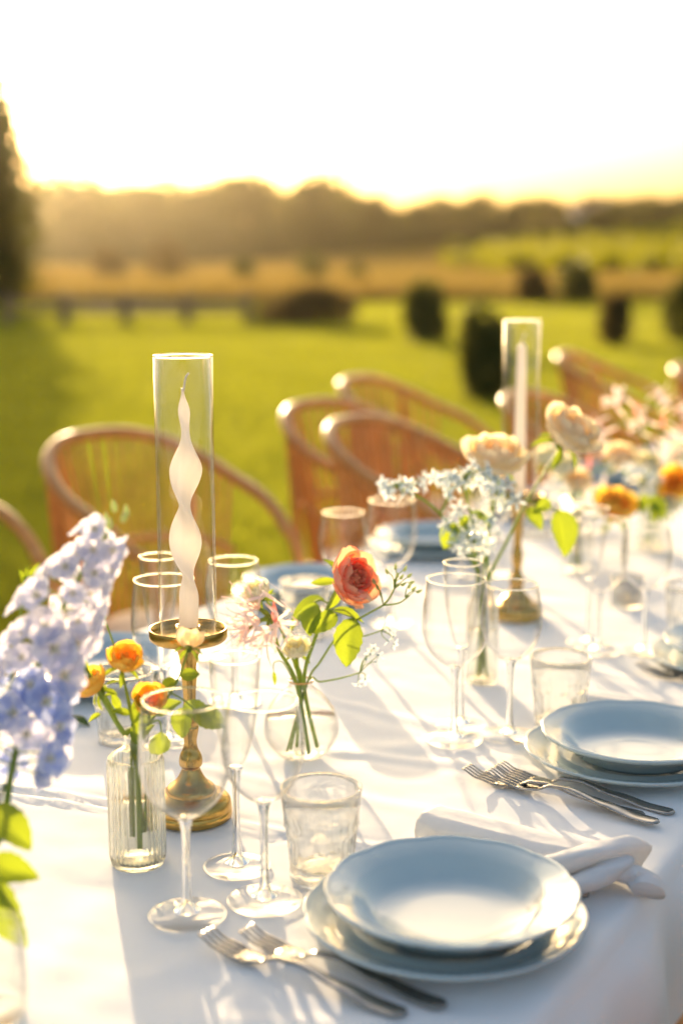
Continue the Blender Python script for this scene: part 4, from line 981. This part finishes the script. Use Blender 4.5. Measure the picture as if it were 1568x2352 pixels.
for i in range(nfl):
    q = (i+.5)/nfl; c = sp[min(len(sp)-1, int(q*(len(sp)-1)))]; tg = (sp[min(len(sp)-1, int(q*(len(sp)-1))+1)]-c); tg = tg.normalized() if tg.length > 1e-6 else Vector((.3,0,1))
    a = i*2.4; ux = tg.orthogonal().normalized(); uy = tg.cross(ux); d = (ux*cos(a)+uy*sin(a)+tg*.15).normalized()
    rad_ = (.038*(1-.60*q**1.8))*rr.uniform(.5,1.25); sz = (.0225*(1-.45*q**1.6))*rr.uniform(.75,1.25)
    e = c + d*rad_; stem(f, [c, c+d*rad_*.5+tg*.002, e], .0008, .0007, name='pedicel', n=5)
    M = aim(e, d+Vector((0,-.15,.1)), sz, rr.uniform(0,6)); o = putw('floret', (DFB if rr.random() > q*1.35+.12 else DF)[i % 3], f, M); putw('bee', BEE, o, M)
for i in range(6):
    c = sp[-1]+Vector((.004*i-.006, 0, .004+.004*i)); putw('bud', BUDG, f, aim(c+Vector((rr.uniform(-.012,.012), rr.uniform(-.01,.01), 0)), (rr.uniform(-.5,.5), 0, 1), .012))
f = flower('leafy_branch', 'bright green leafy branch hanging from the delphinium bottle', 'branch', VD+Vector((0,0,.1)))
stem(f, [VD+Vector((.004,0,.05)), VD+Vector((.008,-.004,.137)), Q(-20,2000,Yd+.05), Q(-15,1880,Yd+.06), Q(12,1800,Yd+.07)], .0024, .0016, LEAFD)
leafpx(f, (-20,1850), (76,1952), Yd+.06, -.005, 1.0, Vector((.2,-.7,.7)), k=0)
leafpx(f, (-28,1985), (86,2012), Yd+.05, -.01, 1.05, Vector((.0,-.75,.6)), k=1)
leafpx(f, (-15,2005), (42,2196), Yd+.04, -.012, .85, Vector((-.25,-.8,.4)), k=2)
leafpx(f, (-30,1930), (-5,2120), Yd, -.005, .9, Vector((-.4,-.7,.4)), k=3)
f = flower('green_bud_sprig', 'sprig of green buds standing behind the delphinium', 'sprig', VD+Vector((0,.01,.01)))
stem(f, [VD+Vector((-.006,.008,.01)), VD+Vector((-.004,.006,.136)), Q(20,1600,Yd+.12), Q(52,1380,Yd+.2), Q(62,1345,Yd+.2)], .0016, .0011)
for k, (x, y) in enumerate([(45,1315),(62,1310),(85,1300),(55,1335),(75,1325)]):
    leafpx(f, (62,1350), (x, y-8), Yd+.2, 0, .5, k=k)
# fallen leaf on the cloth
t = thing('fallen_leaf', 'dark narrow leaf lying on the cloth beside the delphinium', 'leaf', on(P(180,1672), .002))
a_, b_ = on(P(152,1664), .004), on(P(208,1682), .006); putw('blade', LEAFDK[0], t, frame(a_, b_-a_, (0,.2,1), (b_-a_).length, (b_-a_).length*.55))

# --- powder blue tweedia with peach roses
Yt = VT.y; mouth = VT+Vector((0,0,.143)); floor_ = VT+Vector((0,0,.008)); rr = random.Random(9)
TW = [('tweedia stem spreading towards the coral rose side', (1010,1180), (905,1115), [(x, y) for x, y in [(880,1112),(895,1120),(905,1108),(920,1118),(935,1112),(945,1122),(960,1110),(970,1116),(890,1130),(925,1135)]]),
      ('tweedia stem standing upright in the cylinder vase', (1090,1230), (1060,1105), [(1010,1100),(1022,1110),(1035,1098),(1050,1112),(1065,1092),(1080,1085),(1095,1078),(1110,1090),(1120,1075),(1075,1110),(1030,1128),(1100,1108)]),
      ('tweedia stem leaning towards the plain candle', (1120,1240), (1140,1130), [(1120,1115),(1135,1100),(1150,1125),(1165,1110),(1175,1135),(1150,1150),(1130,1140),(1185,1150),(1160,1165)]),
      ('tweedia stem low in front of the cylinder vase', (1090,1290), (1070,1200), [(1030,1200),(1045,1220),(1060,1235),(1035,1245),(1075,1210),(1090,1225),(1105,1240),(1120,1215),(1085,1255),(1060,1265),(1110,1270),(1130,1250),(1050,1180),(1100,1180),(1125,1190),(1145,1225)])]
for k, (lab, v1, v2, tips) in enumerate(TW):
    f = flower('tweedia', 'powder blue '+lab, 'tweedia', floor_, 'powder blue flowers in the cylinder vase')
    n1 = Q(v2[0], v2[1], Yt-.02); j = Q(v1[0], v1[1], Yt-.012)
    stem(f, [floor_+Vector((.008*sin(k*2),.008*cos(k*2),0)), mouth+Vector((.008*sin(k*2+3),.006*cos(k*2),-.004)), j, n1], .0024, .0017)
    sprig(f, n1 if k != 3 else (n1+j)/2, tips+[(x+rr.uniform(-16,16), y+rr.uniform(-14,14)) for x, y in tips[::2]], Yt-.02, .0011, .0150, False, 30+k)
    if k == 0: stem(f, [j, Q(1030,1140,Yt-.02), Q(1035,1100,Yt-.02)], .002, .0014, name='branch'); sprig(f, Q(1035,1105,Yt-.02), [(1015,1092),(1028,1085),(1045,1092),(1052,1105)], Yt-.02, .001, .0125, False, 50)
    if k == 3:
        for q, (b, tp) in enumerate([((1045,1200),(1018,1262)),((1075,1185),(1055,1215)),((1105,1180),(1128,1205)),((1110,1195),(1085,1170))]): leafpx(f, b, tp, Yt-.015, 0, 1.2, k=q)
f = flower('peach_rose', 'large open peach rose leaning over the plain candle', 'rose', floor_, 'flowers in the cylinder vase')
stem(f, [floor_+Vector((-.006,.006,0)), mouth+Vector((.004,.003,-.004)), Q(1165,1240,Yt+.02), Q(1215,1140,Yt+.05), Q(1285,1030,Yt+.08)], .0026, .0020)
bloom(f, 'peach', Q(1292,1015,Yt+.08), (.45,-.35,.72), .050, 0)
for q, (b, tp) in enumerate([((1210,1165),(1245,1215)),((1280,1170),(1305,1278)),((1262,1150),(1228,1175))]): leafpx(f, b, tp, Yt+.03, -.02, 1.05, Vector((.2,-.8,.4)), k=q)
stem(f, [Q(1205,1150,Yt+.045), Q(1240,1160,Yt+.04), Q(1282,1172,Yt+.03)], .0014, .0010, name='leaf_stalk')
f = flower('peach_rose', 'flat open peach rose just above the powder blue flowers', 'rose', floor_, 'flowers in the cylinder vase')
stem(f, [floor_+Vector((.008,.010,0)), mouth+Vector((-.002,.006,-.004)), Q(1125,1200,Yt+.04), Q(1130,1085,Yt+.06)], .0026, .0020)
bloom(f, 'peach', Q(1130,1078,Yt+.06), (.10,-.30,.9), .050, 1)

# --- far bouquets
def bouquet_rose(lab, base, key, px, py, Y, d, R, via=None, leaves_=()):
    f = flower('rose', lab, 'rose', base+Vector((0,0,.01)), 'roses further along the table')
    e = Q(px, py, Y); top = base+Vector((random.uniform(-.006,.006), random.uniform(-.006,.006), .12))
    stem(f, [base+Vector((random.uniform(-.012,.012), random.uniform(-.012,.012), .01)), top, (top+e)/2+Vector((0,0,.015)), e], .0024, .0018)
    bloom(f, key, e, d, R, random.uniform(0,2))
    for k, (b, tp) in enumerate(leaves_): leafpx(f, b, tp, Y-.02, -.01, 1.1, Vector((.2,-.8,.4)), k=k)
bouquet_rose('amber orange rose above the wine glasses and votive', VO, 'bigorange', 1405, 1180, VO.y-.05, (.1,-.5,.8), .046, leaves_=[((1480,1135),(1470,1180)),((1490,1140),(1530,1195)),((1500,1150),(1505,1200))])
bouquet_rose('pale peach rose tucked low beside the amber orange rose', VO, 'peach', 1330, 1115, VO.y+.02, (-.3,-.4,.8), .030)
bouquet_rose('deep orange rose at the frame edge past the nerines', VE, 'bigorange', 1550, 1120, VE.y-.02, (-.3,-.75,.5), .042)
bouquet_rose('cream rose beside the deep orange rose', VE, 'cream', 1555, 1050, VE.y+.03, (-.2,-.5,.8), .034)
for k, (hx, hy, tips, lab, vs_) in enumerate([((1458), 960, [(-.7,.7,0),(.8,.75,0),(-1.3,-.5,0),(1.2,-.7,0)], 'tall pink nerine head standing highest above the table', VN),
                                         (1350, 1080, [(-.9,.3,0),(.8,.5,0),(.1,-.6,0)], 'pale pink nerine head low behind the peach rose', VN),
                                         (1520, 985, [(-.8,.3,0),(.7,.6,0),(.2,-.7,0)], 'pale pink nerine head leaning to the table end', VN)]):
    f = flower('pink_nerine', lab, 'nerine', vs_+Vector((0,0,.01)), 'pink nerines in the tall vase')
    Y = vs_.y-.02+.03*k; hub = Q(hx, hy, Y); stem(f, [vs_+Vector((.012*sin(k*2),.012*cos(k*2),.01)), vs_+Vector((.014*sin(k*2+1),0,.154)), (vs_+Vector((0,0,.17))+hub)/2, hub], .0030, .0024)
    for q, (dx, dz_, _) in enumerate(tips):
        pp = hub+Vector((dx*.050, -.012, dz_*.044)); stem(f, [hub, (hub+pp)/2, pp], .0012, .0010, name='pedicel', n=6); nerine(f, pp, (dx, -.55+.3*(q % 2), dz_), .056, q*.5)
    V, F = leaf_geo(.26, .05, .5, 2, 8); putw('bud', data('bud', V, F, PINKD), f, frame(hub, Vector((.02,-.1,.9)), (0,-1,0), .035))
f = flower('tweedia', 'pale blue tweedia cluster between the peach rose and orange roses', 'tweedia', VO+Vector((0,0,.01)), 'flowers past the plain candle')
n1 = Q(1290,1130,VO.y-.02); stem(f, [VO+Vector((.004,0,.01)), VO+Vector((.004,.004,.12)), Q(1350,1170,VO.y), n1], .002, .0014)
sprig(f, n1, [(1255,1120),(1270,1140),(1285,1110),(1300,1125),(1310,1145),(1325,1130),(1275,1160),(1340,1150)], VO.y-.02, .001, .015, False, 77)
f = flower('tweedia', 'pale blue tweedia cluster above the amber orange rose', 'tweedia', VO+Vector((0,0,.01)), 'flowers past the plain candle')
n1 = Q(1470,1110,VO.y); stem(f, [VO+Vector((-.004,0,.01)), VO+Vector((-.004,.004,.12)), Q(1440,1170,VO.y), n1], .002, .0014)
sprig(f, n1, [(1440,1100),(1455,1085),(1470,1080),(1490,1095),(1500,1075),(1515,1100),(1480,1120),(1440,1075)], VO.y, .001, .015, False, 78)

for k, (lab, vs_, key, px, py, dY, d, R) in enumerate([('white ruffled bloom low in front of the peach rose', VO, 'cream', 1300, 1085, .04, (-.3,-.4,.8), .032), ('white ruffled bloom between the orange roses', VE, 'cream', 1478, 1075, -.03, (.1,-.5,.8), .034), ('pale peach bloom beneath the tall nerine', VN, 'peach', 1420, 1060, -.03, (.1,-.4,.85), .036), ('white ruffled bloom behind the plain candle', VO, 'cream', 1255, 1060, .08, (-.2,-.4,.85), .030), ('cream bloom low beside the leaf of the deep orange rose', VE, 'cream', 1530, 1170, -.06, (0,-.5,.8), .030)]):
    bouquet_rose(lab, vs_, key, px, py, vs_.y+dY, d, R)
# ================================================================== HAZE
HAZE_D, HAZE_G = 0.00013, 0.87
m, nth, out = newmat('warm_air'); pv = N(nth, 'ShaderNodeVolumePrincipled'); pv.inputs['Color'].default_value = (.98,.86,.60,1); pv.inputs['Density'].default_value = HAZE_D; pv.inputs['Anisotropy'].default_value = HAZE_G
nth.links.new(pv.outputs[0], out.inputs['Volume'])
hb = putw('haze', data('haze', *box(-300, 300, -60, 300, -1.0, 22), m, False), None)
tag(hb, 'warm golden evening haze over the meadow', 'haze', kind='stuff')
bpy.context.view_layer.update()
